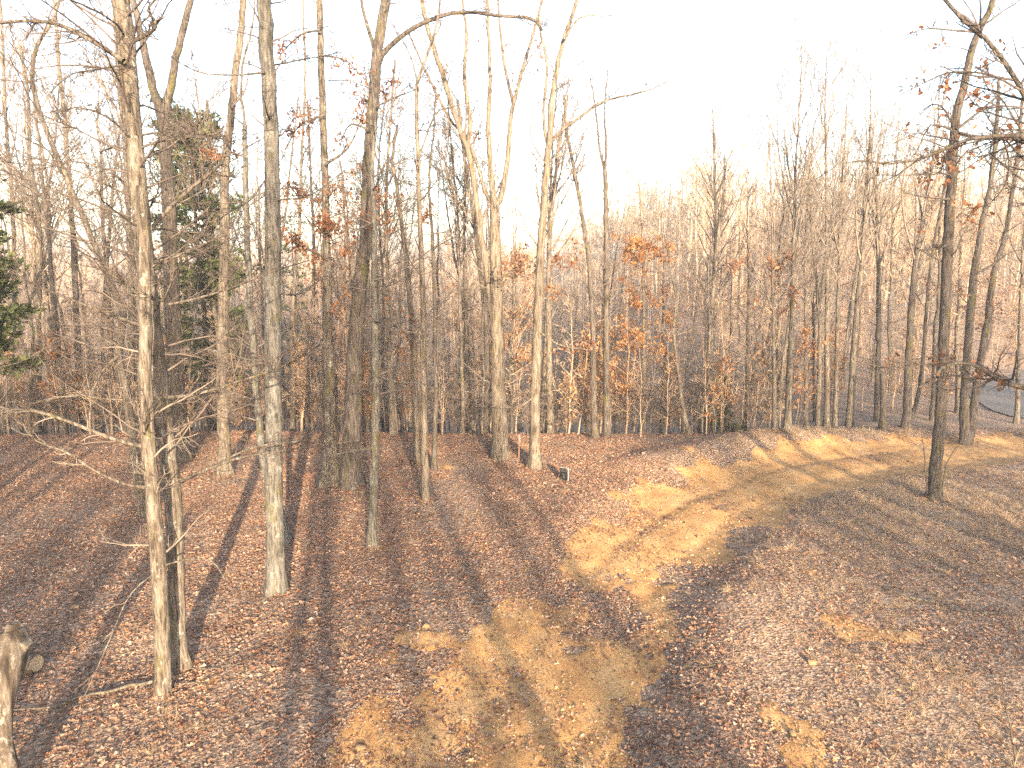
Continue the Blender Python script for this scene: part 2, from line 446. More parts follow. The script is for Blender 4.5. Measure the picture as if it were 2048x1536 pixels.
def leaf_faces(rng, C, size, droop=.6):
    """Bent lobed leaves at the points C as one vertex and face array."""
    n = len(C)
    pr = np.array([(0, 0, 0), (.28, .25, .03), (.2, .45, .02), (.34, .72, -.02), (0, 1, -.16), (-.34, .72, -.02), (-.2, .45, .02), (-.28, .25, .03), (0, .5, .07)])
    fc = np.array([(0, 1, 8), (1, 2, 8), (2, 3, 8), (3, 4, 8), (4, 5, 8), (5, 6, 8), (6, 7, 8), (7, 0, 8)])
    ax = rng.normal(0, 1, (n, 3)); ax[:, 2] -= droop * 1.6; ax = unit(ax)
    sd = unit(np.cross(ax, rng.normal(0, 1, (n, 3)))); up = np.cross(sd, ax)
    s = (size * rng.uniform(.65, 1.3, n))[:, None, None]
    V = C[:, None] + s * (pr[None, :, 0:1] * sd[:, None] + pr[None, :, 1:2] * ax[:, None] + pr[None, :, 2:3] * up[:, None])
    F = fc[None] + (np.arange(n) * 9)[:, None, None]
    return V.reshape(-1, 3), F.reshape(-1, 3)

def crown_from(rng, P1, R1, dens=(5, 4, 3), fine=.004, up=.05, lf=((.3, .55), (.3, .55), (.3, .6)), flatz=.8, wb=1.0):
    """Second to fourth order twigs on first order limbs. Returns (batches, tip polylines)."""
    out = []; A2, A3, A4 = ((.5, 1.15), (.45, 1.1), (.4, 1.)) if wb == 1 else ((.28, .7), (.28, .75), (.3, .75))
    P2, R2 = spawn(rng, P1, R1, dens[0], .18, 1, A2, lf[0], (.45, .7), 5, .19 * wb, up, fine * 1.6, flatz); out.append((P2, R2, 3))
    P3, R3 = spawn(rng, P2, R2, dens[1], .15, 1, A3, lf[1], (.5, .75), 3, .26 * wb, up, fine * 1.2, flatz); out.append((P3, R3, 3))
    tip = P3
    if dens[1] and dens[2]:
        P4, R4 = spawn(rng, P3, R3, dens[2], .15, 1, A4, lf[2], (.6, .85), 3, .24 * wb, up, fine, flatz); out.append((P4, R4, 3)); tip = P4
    return out, tip

def auto_limbs(rng, stem, rad, n, s0, s1, L, ang, up, rf=(.22, .42), k=8, wob=.12, rmax=.09, tiplong=False):
    """n limbs between arc fractions s0..s1 of a stem polyline; L = length range in metres at the low and the high end."""
    m = len(stem); t = np.sort(rng.uniform(s0, s1, n)) * (m - 1); j = np.minimum(t.astype(int), m - 2); f = (t - j)[:, None]
    S = stem[j] * (1 - f) + stem[j + 1] * f; r = rad[j] * (1 - f[:, 0]) + rad[j + 1] * f[:, 0]
    Tn = unit(stem[j + 1] - stem[j]); az = np.arange(n) * 2.4 + rng.uniform(0, 1.2, n)
    h = np.stack([np.cos(az), np.sin(az), np.zeros(n)], 1)
    a_ = rng.uniform(ang[0], ang[1], n)[:, None]
    d = np.cos(a_) * Tn + np.sin(a_) * h
    q = (t / (m - 1) - s0) / max(s1 - s0, 1e-6)
    ln = (L[0] + (L[1] - L[0]) * q) * rng.uniform(.6, 1.25, n)
    P = grow(rng, S, d, ln, k, wob, up)
    r0 = np.minimum(r * rng.uniform(rf[0], rf[1], n), rmax)
    return P, taper(np.maximum(r0, .006), k, .22)

NTRI = [0]
def put(mb, batches):
    for P, R, sd in batches: mb.tubes(P, R, sd)

# ------------------------------------------------------------------ traced trees
def hero(name, label, base, stems, limbs=(), autos=(), bk='bark_grey', tw='twig', dens=(6, 4, 3), ldens=None, fine=.004,
         ext=5.0, leaves=0, leaf='oak_leaf', lsize=.11, lspan=None, seed=1, flare=.75, group=None, cat='tree', broken=False, rough=.05, cup=.05, Yover=None, tp=1.0, rf=(.22, .42), wb=1.0):
    """A tree from stem lines read off the photograph at the distance of its base.
    stems: (points [(px,py)...], width0, width1 in px, depth drift m). limbs: the same for single branches.
    autos: (stem index, n, s0, s1, (L0,L1), (ang0,ang1), up)."""
    rng = np.random.default_rng(seed)
    B = ground(*base) if Yover is None else np.array([at(base[0], base[1], Yover)[0], Yover, 0.])
    B[2] = T(B[0], B[1])
    Yb = B[1]
    root = empty(name, B); tag(root, label, cat, group); BASES.append((B[0], B[1], stems[0][1] / 2 * mpp(B)))
    mbt = MB(); lines = []
    for si, (pts, w0, w1, dr) in enumerate(stems):
        n = len(pts); P = []
        start_off = 0
        if si and dr is not None and isinstance(dr, tuple): start_off, dr = dr
        for i, (px, py) in enumerate(pts):
            P.append(at(px, py, Yb + start_off + (dr - start_off) * i / max(n - 1, 1)))
        P = np.array(P)
        if si == 0: P[0] = B
        sc_ = np.array([mpp(q) for q in P]); W = (w1 + (w0 - w1) * np.linspace(1, 0, n) ** tp) / 2 * sc_
        if pts[-1][1] <= 5 and not broken and ext > 0:   # leaves the picture at the top: the stem goes on
            d = unit(P[-1] - P[-2]); d = unit(d + np.array([0, 0, .6]))
            for q in (.3, .65, 1.0):
                P = np.concatenate([P, [P[-1] + d * ext * .34 + rng.normal(0, .12, 3)]]); W = np.append(W, max(W[n - 1] * (1 - .82 * q), .012))
        if si == 0:
            P = np.concatenate([[P[0] - np.array([0, 0, .25])], P]); W = np.concatenate([[W[0]], W])
        C = catmull(P, 6); Wc = np.interp(np.linspace(0, 1, len(C)), np.linspace(0, 1, len(W)), W)
        L = np.linalg.norm(np.diff(C, axis=0), axis=1).sum()
        k = int(np.clip(L / .28, 8, 90)); CR = resample(np.concatenate([C, Wc[:, None]], 1), k)
        S, r = CR[:, :3], CR[:, 3]
        S[1:-1, :2] += rng.normal(0, .010, (k - 2, 2))
        mbt.trunk(S - B, r, 16 if w0 > 20 else (10 if w0 > 11 else 7), seed + si, flare if si == 0 else .15, .35 if w0 > 20 else .25, rough, cap=broken)
        lines.append((S, r))
    to_ = mbt.build('trunk', M[bk], root)
    mbc = MB(); l1 = []; tips = []
    for pts, w0, w1, dr in limbs:
        n = len(pts)
        P = np.array([at(px, py, Yb + dr * (i / max(n - 1, 1))) for i, (px, py) in enumerate(pts)])
        W = np.array([mpp(q) for q in P]) * np.linspace(w0, w1, n) / 2
        C = catmull(P, 5); CR = resample(np.concatenate([C, np.interp(np.linspace(0, 1, len(C)), np.linspace(0, 1, n), W)[:, None]], 1), 14)
        mbl = MB(); mbl.tubes(CR[None, :, :3] - B, CR[None, :, 3], 7); mbl.build('limb', M[bk], root)
        q = resample(CR, 8); l1.append((q[None, :, :3], q[None, :, 3]))
    if l1:
        P1 = np.concatenate([p for p, _ in l1]); R1 = np.concatenate([r for _, r in l1])
        ba, tip = crown_from(rng, P1, R1, ldens or dens, fine, cup, ((.14, .3), (.3, .55), (.3, .6))); put(mbc, [(p - B, r, s_) for p, r, s_ in ba]); tips.append(tip)
    for si, n, s0, s1, L, ang, up in autos:
        S, r = lines[si]
        P1, R1 = auto_limbs(rng, S, r, n, s0, s1, L, ang, up, rmax=.02 if ang[1] > 1.2 else .05, wob=.12 if ang[1] > 1.2 else .08, rf=(.22, .42) if ang[1] > 1.2 else rf)
        mbc.tubes(P1 - B, R1, 5)
        ba, tip = crown_from(rng, P1, R1, dens, fine, cup, wb=wb, lf=((.3, .55), (.3, .55), (.3, .6)) if wb == 1 or ang[1] > 1.2 else ((.4, .68), (.4, .65), (.4, .7))); put(mbc, [(p - B, q, s_) for p, q, s_ in ba]); tips.append(tip)
    if mbc.V: mbc.build('crown', M[tw], root)
    if leaves and tips:
        A = np.concatenate([t_.reshape(-1, 3) for t_ in tips])
        if lspan is not None:
            _, py = topx(A); A = A[(py > lspan[0]) & (py < lspan[1])]
        if len(A):
            cl = A[rng.integers(0, len(A), max(leaves // 7, 1))]           # leaves hang in little bunches
            C = np.repeat(cl, 7, 0)[:leaves] + rng.normal(0, lsize * .9, (min(leaves, len(cl) * 7), 3))
            V, F_ = leaf_faces(rng, C - B, lsize); ml = MB(); ml.add(V, F_); ml.build('leaves', M[leaf], root, smooth=False)
    return root, lines

BASES = []
UPR = (.35, .8); SIDE = (.9, 1.45)
hero('oak_tree', 'tall grey-barked oak with many level branches, just behind the pale snapped stem', (360, 1333),
     [([(360, 1333), (352, 1150), (346, 1000), (322, 800), (305, 650), (290, 500), (272, 330), (256, 130), (243, 0)], 31, 33, .3)],
     limbs=[([(292, 600), (240, 560), (190, 528), (150, 490)], 7, 2, -.6), ([(296, 655), (240, 636), (150, 602), (70, 570), (10, 535)], 8, 3, .8),
            ([(325, 795), (385, 790), (470, 765), (560, 735), (625, 700), (690, 650)], 8, 2, -.7), ([(340, 975), (400, 945), (470, 918), (540, 905), (620, 893), (720, 880)], 8, 2, -.6),
            ([(336, 968), (410, 940), (480, 905), (530, 890), (620, 885)], 6, 2, .9), ([(300, 460), (335, 420), (395, 365), (440, 330), (458, 285), (440, 268), (380, 272), (310, 255)], 9, 2, .6),
            ([(248, 122), (190, 85), (120, 50), (60, 42), (0, 46)], 11, 5, .7), ([(262, 85), (300, 65), (312, 48), (296, 20), (310, 0)], 9, 4, -.5),
            ([(285, 270), (320, 265), (350, 275), (400, 268), (440, 272)], 5, 2, -.9), ([(255, 268), (215, 235), (160, 215), (110, 225)], 5, 2, -.8), ([(252, 370), (225, 350), (195, 388)], 6, 2, -.4),
            ([(243, 130), (190, 140), (140, 150), (100, 185)], 4, 2, .9), ([(330, 610), (380, 600), (450, 580), (540, 545), (620, 520)], 5, 2, .7), ([(318, 530), (380, 500), (450, 470), (520, 440)], 6, 2, 1.0)],
     autos=[(0, 58, .22, .66, (1.8, 2.6), SIDE, .0), (0, 14, .62, 1., (3, 2.2), UPR, .05)], bk='bark_grey', tw='twig', dens=(6, 4, 3), ldens=(16, 6, 3), ext=7, seed=3, rough=.06)
hero('snapped_tree', 'pale slender stem snapped off part way up, nearest of all the trees', (327, 1388),
     [([(327, 1388), (319, 1150), (307, 1000), (296, 850), (291, 700), (291, 550), (287, 430), (283, 372)], 31, 20, .05)],
     limbs=[([(290, 975), (240, 965), (180, 935), (135, 905), (70, 880), (40, 835), (48, 800)], 8, 2, -.5), ([(287, 893), (225, 877), (130, 840), (70, 822), (0, 815), (-40, 800)], 9, 5, -.7),
            ([(255, 800), (200, 797), (150, 790), (60, 808)], 4, 2, .3), ([(330, 1130), (380, 1118), (430, 1128), (460, 1180)], 4, 1.5, -.5), ([(318, 1140), (260, 1190), (215, 1290), (170, 1390)], 3, 1.2, -.8)],
     autos=[(0, 10, .3, .75, (.9, 1.2), SIDE, .0)], bk='bark_grey', tw='twig_pale', dens=(6, 4, 0), broken=True, seed=5, flare=.3)
hero('leaning_tree', 'slim tree leaning left with a forked top, behind the pale broken stem', (290, 1032),
     [([(290, 1032), (277, 960), (265, 860), (253, 780), (237, 712), (246, 637), (236, 600), (202, 520), (130, 349), (99, 277), (65, 171), (72, 100), (100, 50), (120, 0)], 20, 5, .4),
      ([(65, 171), (30, 135), (0, 105), (-30, 70)], 5, 3, (.4, -.2))],
     limbs=[([(237, 712), (215, 730), (195, 760), (180, 800)], 7, 2, -.6), ([(228, 690), (200, 675), (150, 672), (100, 690), (50, 720), (0, 735)], 6, 2, .7), ([(200, 520), (130, 440), (50, 360), (0, 300)], 5, 3, .8)],
     autos=[(0, 50, .28, .98, (2.1, 2.0), SIDE, .04)], bk='bark_pale', tw='twig', dens=(5, 3, 2), ext=2, seed=7)
hero('forked_oak', 'dark-trunked oak forking into two cream limbs high up, behind the joined front pair', (363, 920),
     [([(363, 920), (352, 760), (344, 600), (340, 500), (336, 375), (326, 240)], 34, 22, .3),
      ([(326, 245), (304, 171), (284, 80), (267, 0)], 17, 12, (.3, .9)), ([(326, 245), (342, 171), (359, 85), (381, 0)], 17, 12, (.3, -.4))],
     limbs=[([(338, 270), (380, 255), (420, 235)], 6, 2, -1.2), ([(342, 400), (300, 340), (310, 290)], 5, 2, .8)],
     autos=[(0, 14, .35, .95, (2, 2.5), SIDE, .02), (1, 8, .3, 1, (2.5, 2.5), UPR, .05), (2, 8, .3, 1, (2.5, 2.5), UPR, .05)], bk='bark_dark', tw='twig_pale', dens=(6, 4, 3), ext=6, seed=9)
hero('lichen_oak', 'straight grey oak mottled with pale lichen, second thick trunk from the cut logs', (552, 1186),
     [([(552, 1186), (549, 1000), (547, 800), (546, 600), (546, 480), (541, 240), (528, 0)], 35, 28, .2)],
     limbs=[([(555, 715), (500, 720), (450, 705), (380, 698), (310, 712)], 5, 2, .8), ([(530, 360), (500, 400), (450, 430), (390, 480)], 4, 2, -.9), ([(540, 580), (590, 590), (640, 560), (690, 520)], 4, 2, .8),
            ([(548, 130), (600, 120), (680, 105)], 4, 2, -.8), ([(530, 145), (470, 150), (400, 145), (350, 120)], 5, 2, .9), ([(555, 400), (620, 390), (690, 340)], 4, 2, -.7)],
     autos=[(0, 12, .45, .7, (1.2, 1.6), SIDE, .0), (0, 12, .72, 1., (3, 2), UPR, .06)], bk='bark_lichen', tw='twig', dens=(6, 4, 3), ldens=(12, 5, 3), ext=7, seed=11)
hero('young_maple', 'thin dark tree slanting behind the lichened oak, forked near the top', (573, 1085),
     [([(573, 1085), (552, 1000), (524, 910), (509, 720), (496, 530), (491, 340), (490, 250)], 18, 9, .3), ([(490, 250), (482, 154), (500, 70), (510, 0)], 6, 4, (.3, .1)), ([(490, 250), (470, 235), (452, 200)], 4, 2, (.3, 1.))],
     autos=[(0, 26, .3, 1, (1.6, 1.3), SIDE, .05), (1, 8, .2, 1, (1.3, 1.0), UPR, .05)], bk='bark_lichen', tw='twig', dens=(6, 4, 3), ext=2, seed=13)
hero('poplar_tree', 'smooth cream sunlit trunk between the forked oak and the lichened oak', (452, 950),
     [([(452, 950), (447, 850), (444, 739), (446, 603), (449, 478), (451, 342), (460, 239), (472, 137), (486, 0)], 24, 12, .3)],
     limbs=[([(452, 330), (420, 300), (390, 290)], 4, 2, -.8), ([(462, 215), (490, 180), (500, 120)], 5, 2, .6)],
     autos=[(0, 12, .4, .75, (1.5, 2), SIDE, .0), (0, 14, .75, 1, (2.5, 2), UPR, .06)], bk='bark_pale', tw='twig_pale', dens=(6, 4, 3), ext=6, seed=15, leaves=90, leaf='oak_leaf', lspan=(300, 780))
hero('rusty_oak', 'thick oak with rusty leaves high up and a mossy flared base', (657, 968),
     [([(657, 968), (660, 930), (660, 850), (658, 739), (655, 600), (653, 478), (646, 239), (639, 0)], 42, 13, .3)],
     limbs=[([(648, 230), (600, 250), (570, 300)], 5, 2, -.8), ([(650, 330), (700, 290), (735, 200)], 6, 2, .6), ([(655, 520), (620, 500), (590, 480)], 5, 2, -.6), ([(642, 110), (690, 120), (720, 150)], 5, 2, -.8), ([(641, 60), (600, 70), (560, 110)], 5, 2, .8)],
     autos=[(0, 10, .35, .6, (1.6, 2), SIDE, 0), (0, 18, .55, 1, (2.6, 2.2), SIDE, .05)], bk='bark_grey', tw='twig', dens=(6, 4, 3), ext=6, seed=17, leaves=1500, lspan=(0, 560), lsize=.11, flare=.55, tp=2.0)
H9, _ = hero('arching_oak', 'thick dark-based oak whose high limb arches far over to the right', (703, 972),
     [([(703, 972), (701, 930), (708, 773), (714, 637), (724, 534), (732, 478), (735, 342), (745, 239), (753, 120), (765, 34), (772, 0)], 42, 20, .5),
      ([(755, 130), (770, 102), (823, 58), (885, 31), (936, 24), (1005, 32), (1066, 38), (1083, 60)], 12, 6, (.4, -.6)), ([(753, 110), (735, 51), (722, 0)], 9, 6, (.4, 1.2))],
     limbs=[([(742, 260), (700, 250), (680, 290)], 5, 2, -.7), ([(748, 215), (790, 195), (830, 180)], 4, 2, .8), ([(720, 560), (690, 590), (670, 640)], 5, 2, -.8)],
     autos=[(0, 12, .35, .7, (1.6, 2.2), SIDE, 0), (0, 10, .7, 1, (2.5, 2.5), UPR, .05), (1, 16, .25, 1, (1.0, 1.3), (.6, 1.2), .05)], bk='bark_dark', tw='twig_pale', dens=(6, 4, 3), ext=6, seed=19, leaves=420, lspan=(330, 720), lsize=.11, flare=.55, tp=2.2)
hero('slender_ash', 'slender dark tree with thin level twigs, in front of the paired thick oaks', (745, 1095),
     [([(745, 1095), (748, 980), (752, 807), (750, 671), (749, 534), (747, 410), (744, 330), (750, 250), (742, 150)], 19, 5, .3)],
     limbs=[([(752, 750), (800, 765), (850, 768), (900, 785), (960, 780)], 4, 1.5, -.9), ([(750, 640), (800, 660), (860, 670)], 4, 1.5, .8), ([(746, 445), (700, 465), (620, 500)], 3, 1.5, -.8), ([(746, 895), (690, 905), (640, 915)], 3, 1.5, -.6), ([(750, 560), (800, 545), (860, 500), (940, 440)], 3, 1.5, .6)],
     autos=[(0, 30, .28, 1, (1.5, 1.0), SIDE, .02)], bk='bark_lichen', tw='twig', dens=(6, 4, 3), seed=21)
hero('twin_ash', 'pale lower trunk turning dark above, closest behind the lichened slim tree', (835, 926),
     [([(835, 926), (831, 807), (827, 705), (823, 637), (817, 568), (811, 500), (808, 478), (796, 393), (786, 320), (795, 250)], 15, 5, .3)],
     autos=[(0, 26, .35, 1, (2, 1.6), SIDE, .06)], bk='bark_pale', tw='twig', dens=(6, 4, 3), seed=23, leaves=60, lspan=(450, 760))
hero('slim_maple', 'slim pale lichened tree whose foot stands forward of its neighbours in leaf litter', (851, 1000),
     [([(851, 1000), (849, 876), (847, 739), (846, 637), (844, 568), (839, 410), (834, 273), (834, 171), (847, 130), (870, 60), (880, 0)], 15, 4, .2)],
     limbs=[([(836, 320), (870, 230), (900, 215), (940, 205)], 4, 2, -.7), ([(838, 180), (820, 110), (780, 40)], 4, 2, .7)],
     autos=[(0, 30, .3, 1, (1.3, 1.3), SIDE, .05)], bk='bark_pale', tw='twig', dens=(6, 4, 3), ext=2, seed=25)
hero('thin_hickory', 'thin dark straight tree just right of the slim pale one', (867, 942),
     [([(867, 942), (872, 807), (871, 705), (868, 568), (863, 444), (858, 376), (866, 280), (872, 190)], 11, 3, .3)],
     autos=[(0, 26, .3, 1, (1.6, 1.2), SIDE, .05)], bk='bark_dark', tw='twig', dens=(6, 4, 3), seed=27)
hero('spreading_oak', 'large cream oak dividing into several spreading limbs in the middle of the clearing edge', (1000, 918),
     [([(1000, 918), (1000, 880), (998, 807), (996, 720), (994, 660), (993, 568), (990, 478), (989, 410)], 33, 20, .3),
      ([(994, 665), (981, 603), (970, 517), (963, 478), (950, 376), (936, 301), (919, 256), (892, 171), (864, 85), (844, 0)], 15, 9, (.2, .9)),
      ([(936, 301), (940, 239), (929, 154), (933, 68), (925, 0)], 10, 5, (.7, .1)),
      ([(989, 412), (981, 342), (977, 239), (981, 154), (974, 0)], 13, 6, (.3, -.6)),
      ([(990, 412), (1001, 393), (1015, 325), (1022, 239), (1027, 212), (1042, 147), (1059, 92), (1085, 0)], 13, 5, (.3, 1.3)),
      ([(1027, 212), (1008, 120), (998, 34), (996, 0)], 7, 4, (.9, .2)), ([(989, 410), (970, 383), (953, 325), (930, 270), (900, 240), (850, 140), (815, 60)], 8, 4, (.3, 1.6))],
     autos=[(0, 10, .3, .9, (2, 2), SIDE, 0), (1, 12, .3, 1, (2, 2), UPR, .05), (2, 8, .2, 1, (1.8, 1.6), UPR, .05), (3, 10, .2, 1, (2, 1.8), UPR, .05), (4, 12, .2, 1, (2, 2), UPR, .05), (5, 6, .3, 1, (1.5, 1.3), UPR, .05), (6, 8, .3, 1, (1.6, 1.4), UPR, .05)],
     bk='bark_pale', tw='twig_pale', dens=(6, 4, 3), ext=3.5, seed=29, leaves=110, lspan=(60, 520), flare=.6)
hero('bent_limb_tree', 'cream trunk with one long limb bowing out to the right into open sky', (1070, 937),
     [([(1070, 937), (1070, 880), (1071, 773), (1075, 671), (1079, 568), (1083, 478), (1094, 325), (1099, 284), (1102, 222), (1111, 154), (1128, 79), (1154, 0)], 23, 7, .3),
      ([(1099, 288), (1124, 260), (1159, 236), (1193, 209), (1234, 195), (1295, 181), (1345, 158)], 8, 2.5, (.2, -.8)), ([(1096, 300), (1087, 239), (1094, 137), (1080, 51), (1082, 0)], 7, 4, (.2, .9))],
     limbs=[([(1072, 790), (1040, 812), (1000, 815)], 4, 1.5, -.7), ([(1074, 660), (1120, 690), (1180, 700)], 4, 1.5, -.5), ([(1128, 79), (1160, 35), (1210, 32), (1260, 25)], 5, 1.5, .5), ([(1092, 330), (1060, 270), (1075, 200), (1080, 250)], 3, 1.5, .6)],
     autos=[(0, 14, .3, .72, (1.4, 2), SIDE, -.01), (0, 10, .72, 1, (2, 1.6), UPR, .05), (1, 14, .3, 1, (1.2, 1.0), (.5, 1.1), .05), (2, 8, .2, 1, (1.5, 1.3), UPR, .03)], bk='bark_pale', tw='twig_pale', dens=(6, 4, 3), ext=2.5, seed=31, leaves=420, lspan=(470, 780), lsize=.11)
hero('edge_hickory', 'dark slim curved trunk at the lip of the slope, first of a close pair', (1190, 877),
     [([(1190, 877), (1187, 780), (1186, 671), (1179, 534), (1172, 480), (1152, 359), (1135, 270), (1128, 190)], 13, 5, .3)],
     autos=[(0, 10, .35, .6, (1.5, 1.8), SIDE, .03), (0, 16, .6, 1, (2.2, 1.5), UPR, .06)], bk='bark_dark', tw='twig', dens=(6, 4, 3), seed=33)
hero('edge_hickory', 'dark slim straight trunk at the lip of the slope, taller of a close pair', (1213, 873),
     [([(1213, 873), (1213, 705), (1213, 568), (1213, 478), (1210, 342)], 14, 9, .3), ([(1210, 345), (1198, 290), (1193, 230), (1180, 150)], 6, 2.5, (.3, .8)), ([(1210, 345), (1212, 280), (1209, 220), (1215, 140)], 6, 2.5, (.3, -.2))],
     autos=[(0, 12, .4, .95, (1.6, 2), SIDE, .03), (1, 8, .1, 1, (1.5, 1), UPR, .05), (2, 8, .1, 1, (1.5, 1), UPR, .05)], bk='bark_dark', tw='twig_pale', dens=(6, 4, 3), seed=35)
hero('orange_beech', 'young straight tree holding tiers of bright orange leaves at the clearing edge', (1288, 870),
     [([(1288, 870), (1288, 739), (1287, 568), (1284, 444), (1276, 359)], 11, 3, .2)],
     autos=[(0, 34, .24, .98, (2.1, .9), (1.1, 1.5), .03)], bk='bark_pale', tw='twig_pale', dens=(5, 4, 1), seed=37, leaves=2600, leaf='orange_leaf', lspan=(470, 800), lsize=.11)
hero('slanted_sapling', 'thin pale wavy trunk slanting beside the young orange-leaved tree', (1377, 870),
     [([(1377, 870), (1367, 820), (1360, 773), (1350, 690), (1347, 654), (1352, 600), (1342, 540), (1330, 470)], 10, 3, .3)],
     autos=[(0, 20, .3, 1, (1.6, 1.1), SIDE, .08)], bk='bark_pale', tw='twig_pale', dens=(6, 4, 3), seed=39)
hero('fan_topped_tree', 'pale smooth trunk opening into a tall fan of fine upright twigs against sky', (1400, 867),
     [([(1400, 867), (1406, 770), (1411, 705), (1421, 603), (1430, 517), (1432, 440), (1430, 393), (1428, 300), (1426, 215)], 12, 2.5, .3)],
     autos=[(0, 8, .3, .55, (2, 2.5), (.6, 1.1), .05), (0, 36, .42, 1, (4.6, 1.5), (.3, .75), .06)], bk='bark_pale', tw='twig_pale', dens=(5, 4, 2), cup=.06, seed=41, fine=.0065, rf=(.4, .65), wb=.4)
hero('pale_companion', 'greyish cream trunk close behind the fan-topped one, a small green cedar beside it', (1416, 864),
     [([(1416, 864), (1418, 740), (1422, 640), (1428, 560), (1436, 470), (1446, 400), (1450, 330)], 13, 4, .5)],
     autos=[(0, 10, .35, .7, (1.8, 2), SIDE, .04), (0, 12, .7, 1, (2.0, 1.2), UPR, .1)], bk='bark_pale', tw='twig', dens=(6, 4, 3), cup=.1, seed=43, Yover=28.6)
hero('tall_poplar', 'tall straight poplar with the tallest crown right of the open sky gap', (1575, 860),
     [([(1575, 860), (1579, 740), (1584, 637), (1586, 534), (1588, 440), (1592, 325), (1600, 205), (1604, 90)], 14, 1.2, .3)],
     autos=[(0, 8, .35, .6, (1.6, 2), SIDE, .02), (0, 26, .45, 1, (5.5, 1.4), (.25, .6), .09)], bk='bark_grey', tw='twig_pale', dens=(5, 3, 2), cup=.05, seed=45, fine=.0065, tp=1.25, rf=(.4, .65), wb=.4)
def edge(label, base, pts, w0, w1, seed, bk='bark_grey', tw='twig_pale', Y=None, ang=(.28, .62), name='edge_poplar', n=18, lv=0, L=(5.6, 2.4), extra=()):
    return hero(name, label, base, [([base] + pts, w0, w1, .3)] + list(extra), autos=[(0, 7, .35, .6, (1.4, 1.8), SIDE, .02), (0, n, .42, 1, L, ang, .08)] + [(i + 1, 6, .2, 1, (1.5, 1), UPR, .05) for i in range(len(extra))],
                bk=bk, tw=tw, dens=(5, 3, 2), cup=.05, seed=seed, Yover=Y, leaves=lv, lspan=(500, 850), fine=.0065, tp=1.25, rf=(.4, .65), wb=.4)
edge('straight trunk reddish in the light, two places right of the tall banded poplar', (1653, 856), [(1654, 671), (1654, 517), (1652, 342), (1650, 222), (1653, 120)], 12, 1.2, 47)
edge('slim dark trunk leaning right, just behind the straight reddish one', (1670, 846), [(1674, 690), (1678, 534), (1682, 400), (1690, 280), (1694, 190)], 10, 1.2, 49, Y=30.5)
edge('grey trunk slanting right with a foot lit by low sun at the wood edge', (1699, 852), [(1710, 671), (1724, 517), (1728, 440), (1737, 330), (1742, 200), (1738, 110)], 14, 1.2, 51)
edge('slim dark upright trunk behind the short broken snag', (1753, 846), [(1758, 603), (1756, 517), (1754, 420), (1745, 330), (1735, 230)], 12, 1.2, 53, bk='bark_dark', Y=31)
edge('stout dark trunk splitting low from a thinner slanting stem, right of the snag', (1813, 857), [(1818, 700), (1823, 600), (1831, 517), (1842, 460), (1862, 342), (1876, 240), (1880, 160)], 16, 1.2, 55, bk='bark_dark', extra=[([(1818, 850), (1840, 773), (1850, 660), (1861, 534), (1880, 420), (1900, 330)], 9, 4, (.4, 1.2))], name='twin_oak')
edge('thin grey trunk left of the pale banded poplar, rusty leaves at mid height', (1549, 862), [(1548, 720), (1546, 590), (1545, 470), (1541, 350), (1538, 250)], 10, 1.2, 57, lv=500)
edge('thin trunk between the banded poplar and the straight reddish trunk', (1612, 858), [(1612, 700), (1611, 560), (1613, 430), (1620, 330), (1630, 240)], 9, 1.2, 59, bk='bark_dark', Y=31)
edge('slim grey trunk with dark bark fork at mid height, left of the slanting lit one', (1630, 852), [(1628, 700), (1626, 600), (1622, 480), (1618, 380)], 9, 1.2, 61, bk='bark_dark', Y=33)
edge('dark trunk standing alone between the green cedar and the rusty-leaved thin trunk', (1492, 866), [(1495, 700), (1497, 560), (1494, 470), (1497, 380)], 9, 1.2, 63, bk='bark_dark', Y=31, L=(2.2, 1))
hero('broken_snag', 'short dark broken snag with a sunlit mossy foot', (1767, 860), [([(1767, 860), (1767, 800), (1766, 746)], 14, 11, .1)], bk='bark_dark', broken=True, seed=64, rough=.1, cat='snag')
hero('foreground_oak', 'dark rough-barked oak standing alone on the grassy right side with sprouts at its foot', (1866, 1000),
     [([(1866, 1000), (1869, 960), (1880, 842), (1888, 671), (1896, 500), (1903, 359), (1912, 239), (1929, 171), (1943, 103), (1963, 51), (1986, 0)], 24, 11, .3),
      ([(1960, 62), (1929, 34), (1893, 0)], 7, 5, (.3, -.6)), ([(1960, 58), (1962, 20), (1960, 0)], 4, 3, (.3, 1.))],
     limbs=[([(1896, 490), (1870, 498), (1840, 500)], 6, 3, -.6), ([(1898, 398), (1875, 400), (1855, 420), (1840, 450)], 5, 1.5, -.5), ([(1908, 255), (1885, 215), (1860, 210), (1840, 230)], 4, 1.5, .6), ([(1958, 65), (1900, 60), (1850, 58), (1800, 75)], 5, 1.5, -.6),
            ([(1912, 260), (1950, 230), (2000, 190), (2048, 170)], 6, 3, .9), ([(1900, 350), (1870, 345), (1820, 350), (1730, 350)], 4, 1.2, -.7), ([(1968, 50), (2010, 20), (2040, 0)], 4, 2, .6), ([(1884, 735), (1930, 745), (1960, 780)], 3, 1.2, .7)],
     autos=[(0, 16, .38, .8, (1.4, 2), SIDE, .02), (0, 8, .75, 1, (2, 1.8), UPR, .05)], bk='bark_dark', tw='twig_dark', dens=(6, 4, 3), ldens=(12, 5, 3), ext=4, seed=65, leaves=90, lspan=(30, 480), lsize=.11, flare=.4)
